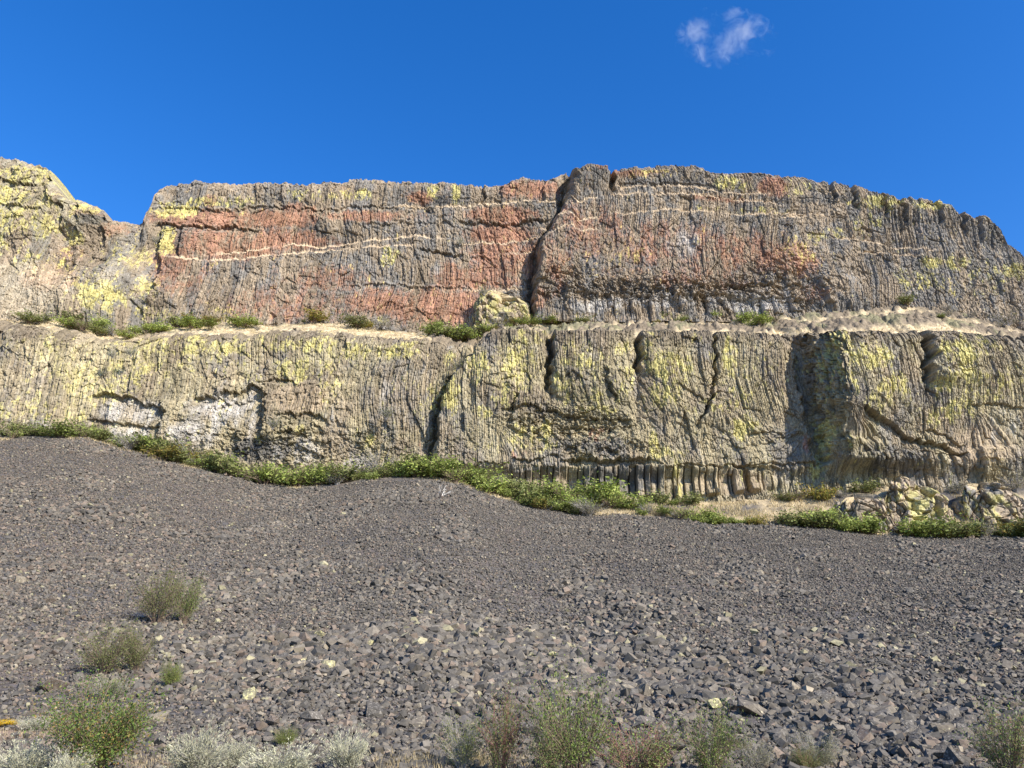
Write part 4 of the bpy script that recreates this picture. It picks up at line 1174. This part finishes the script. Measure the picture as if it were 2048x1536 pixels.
rg = np.random.default_rng(23)
parts = []
n = 26000
x_ = rg.uniform(6, 80, n)
y_ = rg.uniform(95.2, 102, n)
z_ = terrain(x_, y_)
qx, _ = proj(x_, y_, z_)
k = (rg.random(n) < sm(1180, 1400, qx)) & (fbm(x_ / 2.5, y_ / 2, 700, 3) > 0.42)
parts.append(blades(np.stack([x_, y_, z_], -1)[k], 0.42, rg))
n = 26000
x_ = rg.uniform(-72, 70, n)
y_ = rg.uniform(94.6, 99.5, n)
k = fbm(x_ / 5, y_ / 9, 77, 3) > 0.47
parts.append(blades(np.stack([x_, y_, terrain(x_, y_)], -1)[k], 0.3, rg))
n = 60000
x_ = rg.uniform(-86, 86, n)
f_ = rg.random(n)
yy = np.interp(x_, a, y0) + f_ * (np.interp(x_, a, y1) - np.interp(x_, a, y0))
vz = f_
zz = np.interp(x_, a, z0) - .3 + f_ * (np.interp(x_, a, z1) + .5 - np.interp(x_, a, z0))
k = ledge_straw(x_, f_) > 0.5
zz = zz + (fbm(x_ / 6, yy / 2.0, 500, 4) - 0.5) * 1.3 * np.sin(np.pi * f_)
parts.append(blades(np.stack([x_, yy, zz], -1)[k], 0.34, rg))
for (qx, qy, rr, n, h) in ((830, 1545, 0.9, 900, .22), (960, 1530, .35, 300, .3), (690, 1545, 1.6, 700, .12), (40, 1470, 1.0, 500, .12), (300, 1530, .8, 400, .14), (200, 1370, .9, 350, .13), (330, 1260, 1.0, 350, .12), (1000, 1530, 1.0, 500, .2), (1290, 1530, 1.2, 400, .16), (420, 1530, 1.2, 500, .16), (1640, 1530, .8, 300, .18), (560, 1500, .9, 300, .12)):
    p = on_slope(qx, min(qy, 1536))
    xy = rg.normal(0, rr * .5, (n, 2)) + np.array([p.x, p.y])
    parts.append(blades(np.stack([xy[:, 0], xy[:, 1], terrain(xy[:, 0], xy[:, 1])], -1), h * 0.8, rg, 0.035))
V, Fc = join_np(parts)
tag(link("dry_grass", mesh_np("dry_grass", V, Fc, 3), ML["straw"]), "straw coloured dry grass on the ledges and bench", "grass", kind="stuff")


# ------------------------------------------------------------------ dead branches
def branch_obj(px, py, length, nb, key, name, label, seed, flat=0.25, rad=0.02, head=0.0):
    p = on_slope(px, py)
    rs_ = np.random.default_rng(seed)
    tb = []
    for i in range(nb):
        az = head + rs_.normal(0, 0.55)
        L = length * rs_.uniform(.5, 1)
        d = np.array([math.cos(az), math.sin(az) * .6, flat + rs_.uniform(-.1, .25)]) * L
        t = np.linspace(0, 1, 6)
        st = rs_.normal(0, 0.12 * length, 3) * np.array([1, .6, .1])
        q = st + d * t[:, None] + np.cumsum(rs_.normal(0, .03 * L, (6, 3)), 0)
        tb.append(tube_np(q, rad * (1 - .8 * t), 4))
        for _ in range(3):
            tt = rs_.uniform(.3, .9)
            b = st + d * tt
            e = b + (d * .35 + rs_.normal(0, .2 * L, 3)) * np.linspace(0, 1, 4)[:, None]
            tb.append(tube_np(e, rad * .45 * np.array([1, .8, .6, .2]), 4))
    V, Fc = join_np(tb)
    o = link(name, mesh_np(name, V, Fc, 4), MS[key])
    o.location = p + Vector((0, 0, 0.08 + rad))
    tag(o, label, "branch")


branch_obj(885, 996, 2.6, 3, "pale", "dead_branch", "bleached white dead branch lying on the scree below the green clump", 3, .5, .05, .3)
branch_obj(285, 1238, 0.9, 9, "grey", "dead_branch", "pile of grey fallen branches left of the dark olive twiggy shrub", 4, .12, .010, 2.9)
branch_obj(165, 1330, 0.6, 6, "grey", "dead_branch", "bare grey twigs sticking out left of the wider thin olive shrub", 5, .35, .007, 2.7)
branch_obj(385, 1225, 0.5, 4, "grey", "dead_branch", "bare pale stem reaching right from the leafy leaning shrub", 6, .7, .008, .5)
branch_obj(1180, 1500, 0.5, 6, "grey", "dead_branch", "tangle of bare grey twigs in front of the tall willowy shrub", 7, .5, .006, .6)


# ------------------------------------------------------------------ rock outcrops standing apart from the walls
def outcrop(pl, pr, top, base, Y, depth, seed, ell, label, amp=1.0):
    xl, xr = float(at(pl, base, Y)[0]), float(at(pr, base, Y)[0])
    zt_, zb_ = float(at((pl + pr) / 2, top, Y + depth * .5)[1]), float(at((pl + pr) / 2, base, Y)[1]) - 0.8
    W, H = (xr - xl) / 2, zt_ - zb_
    nu_, nv_ = 260, 130
    A, T_ = np.meshgrid(np.linspace(-R(115), R(115), nu_), np.linspace(0, 1, nv_))
    rr = (1 - T_ ** 8) ** 0.6
    prof = 0.7 + 0.45 * vn(A * 2.2 + seed, T_ * 0, seed) + 0.15 * vn(A * 8 + seed, T_ * 0, seed)
    ox, oz = A * W, T_ * H * prof
    f1, f2, r, q = voro((ox + .4 * oz) / 1.1, (oz - .3 * ox) / 1.3, seed)
    g1, g2, r2, q2 = voro(ox / .5, oz / .9, seed + 1)
    D = (r - .5) * 1.3 - .3 * sm(.25, 0, f2 - f1) + (r2 - .5) * .5 - .1 * sm(.2, 0, g2 - g1) + 1.2 * (fbm(ox / 2.2, oz / 1.8, seed, 4) - .5)
    sA, cA = np.sign(np.sin(A)) * np.abs(np.sin(A)) ** .7, np.sign(np.cos(A)) * np.abs(np.cos(A)) ** .6
    D = D * amp
    X = (xl + xr) / 2 + (W * rr + D * .5) * sA
    Yv = Y + depth - (depth * rr + D) * cA
    Z = zb_ + oz + D * .25 * T_
    n_, n2_ = fbm(ox / 1.5, oz / 3, seed + 5, 3), fbm(ox / .45, oz / .8, seed + 6, 3)
    c = np.tile(BROWN * 1.1, X.shape + (1,))
    c = mixc(c, GREY * 1.1, sm(.48, .62, n_))
    c = mixc(c, YELLOW, sm(.46, .68, n2_ * .6 + n_ * .4 + (ell - .62) * .3) * .75)
    c = mixc(c, STRAW * .8, sm(.86, .95, T_ + .1 * (n2_ - .5)) * .8)
    c = c * (0.8 + .5 * (q[..., None] * .5 + q2[..., None] * .5))
    o = link("rock_outcrop", mesh_np("rock_outcrop", np.stack([X, Yv, Z], -1).reshape(-1, 3), grid_faces(nv_, nu_), 4, c.reshape(-1, 3)), M_CLIFF)
    tag(o, label, "rock")


outcrop(1760, 1925, 972, 1048, 95.2, 4.0, 801, .72, "broken outcrop of yellow lichened rock behind the green row")
outcrop(1690, 1790, 1000, 1052, 95.4, 3.0, 805, .5, "low dark outcrop joined to the left of the taller lichened one")
outcrop(1935, 2075, 978, 1035, 96.0, 3.5, 811, .55, "dark rock outcrop with little lichen at the right frame edge")
outcrop(946, 1060, 592, 648, 115.0, 3.0, 821, 0.95, "rounded rock with a big yellow patch leaning on the upper wall", 0.7)


# ------------------------------------------------------------------ the one small cloud
def build_cloud():
    Yc = 900.0
    cx, cz = (float(t) for t in at(1452, 75, Yc))
    bm = bmesh.new()
    bmesh.ops.create_icosphere(bm, subdivisions=4, radius=1.0)
    for v in bm.verts: v.co = Vector((v.co.x * 78, v.co.y * 22, v.co.z * 56))
    m_ = bpy.data.meshes.new("cloud")
    bm.to_mesh(m_)
    bm.free()
    o = link("cloud", m_, None)
    o.location = (cx, Yc, cz)
    m = bpy.data.materials.new("cloud_vapour")
    m.use_nodes = True
    n, l = m.node_tree.nodes, m.node_tree.links
    n.remove(n["Principled BSDF"])
    vol = n.new("ShaderNodeVolumePrincipled")
    vol.inputs["Color"].default_value = (1, 1, 1, 1)
    vol.inputs["Anisotropy"].default_value = 0.1
    l.new(vol.outputs[0], n["Material Output"].inputs["Volume"])
    tc = n.new("ShaderNodeTexCoord")
    nz = n.new("ShaderNodeTexNoise")
    nz.inputs["Scale"].default_value = 0.055
    nz.inputs["Detail"].default_value = 6
    nz.inputs["Roughness"].default_value = 0.62
    nz.inputs["Distortion"].default_value = 1.2
    l.new(tc.outputs["Object"], nz.inputs["Vector"])
    s_ = None
    # lobes: centre (x, z), radii, tilt
    for (lx, lz, rx, rz_, ang, wgt) in ((22, 10, 62, 28, 42, 1.0), (-44, 10, 36, 28, 25, .85), (-36, -28, 20, 30, 10, .7), (2, -22, 34, 26, 30, .85), (14, 42, 26, 14, 30, .7), (46, 28, 30, 20, 50, .85)):
        mp = n.new("ShaderNodeMapping")
        mp.vector_type = 'TEXTURE'
        mp.inputs["Location"].default_value = (lx, 0, lz)
        mp.inputs["Rotation"].default_value = (0, -R(ang), 0)
        mp.inputs["Scale"].default_value = (rx, 16, rz_)
        l.new(tc.outputs["Object"], mp.inputs["Vector"])
        gr = n.new("ShaderNodeTexGradient")
        gr.gradient_type = 'SPHERICAL'
        l.new(mp.outputs[0], gr.inputs["Vector"])
        mu = n.new("ShaderNodeMath")
        mu.operation = 'MULTIPLY'
        mu.inputs[1].default_value = wgt
        l.new(gr.outputs["Fac"], mu.inputs[0])
        if s_ is None: s_ = mu
        else:
            mxm = n.new("ShaderNodeMath")
            mxm.operation = 'MAXIMUM'
            l.new(s_.outputs[0], mxm.inputs[0])
            l.new(mu.outputs[0], mxm.inputs[1])
            s_ = mxm
    nr = n.new("ShaderNodeMapRange")
    nr.clamp = False
    nr.inputs["From Min"].default_value, nr.inputs["From Max"].default_value = 0.25, 0.75
    nr.inputs["To Min"].default_value, nr.inputs["To Max"].default_value = 0.0, 1.0
    l.new(nz.outputs["Fac"], nr.inputs["Value"])
    ad = n.new("ShaderNodeMath")
    ad.operation = 'MULTIPLY_ADD'
    ad.inputs[1].default_value = 0.8
    l.new(s_.outputs[0], ad.inputs[0])
    l.new(nr.outputs[0], ad.inputs[2])
    mr = n.new("ShaderNodeMapRange")
    mr.inputs["From Min"].default_value, mr.inputs["From Max"].default_value = 0.68, 1.35
    mr.inputs["To Min"].default_value, mr.inputs["To Max"].default_value = 0.0, 0.019
    l.new(ad.outputs[0], mr.inputs["Value"])
    l.new(mr.outputs[0], vol.inputs["Density"])
    m_.materials.append(m)
    tag(o, "small wispy white cloud alone in the blue sky", "cloud", kind="thing")


build_cloud()
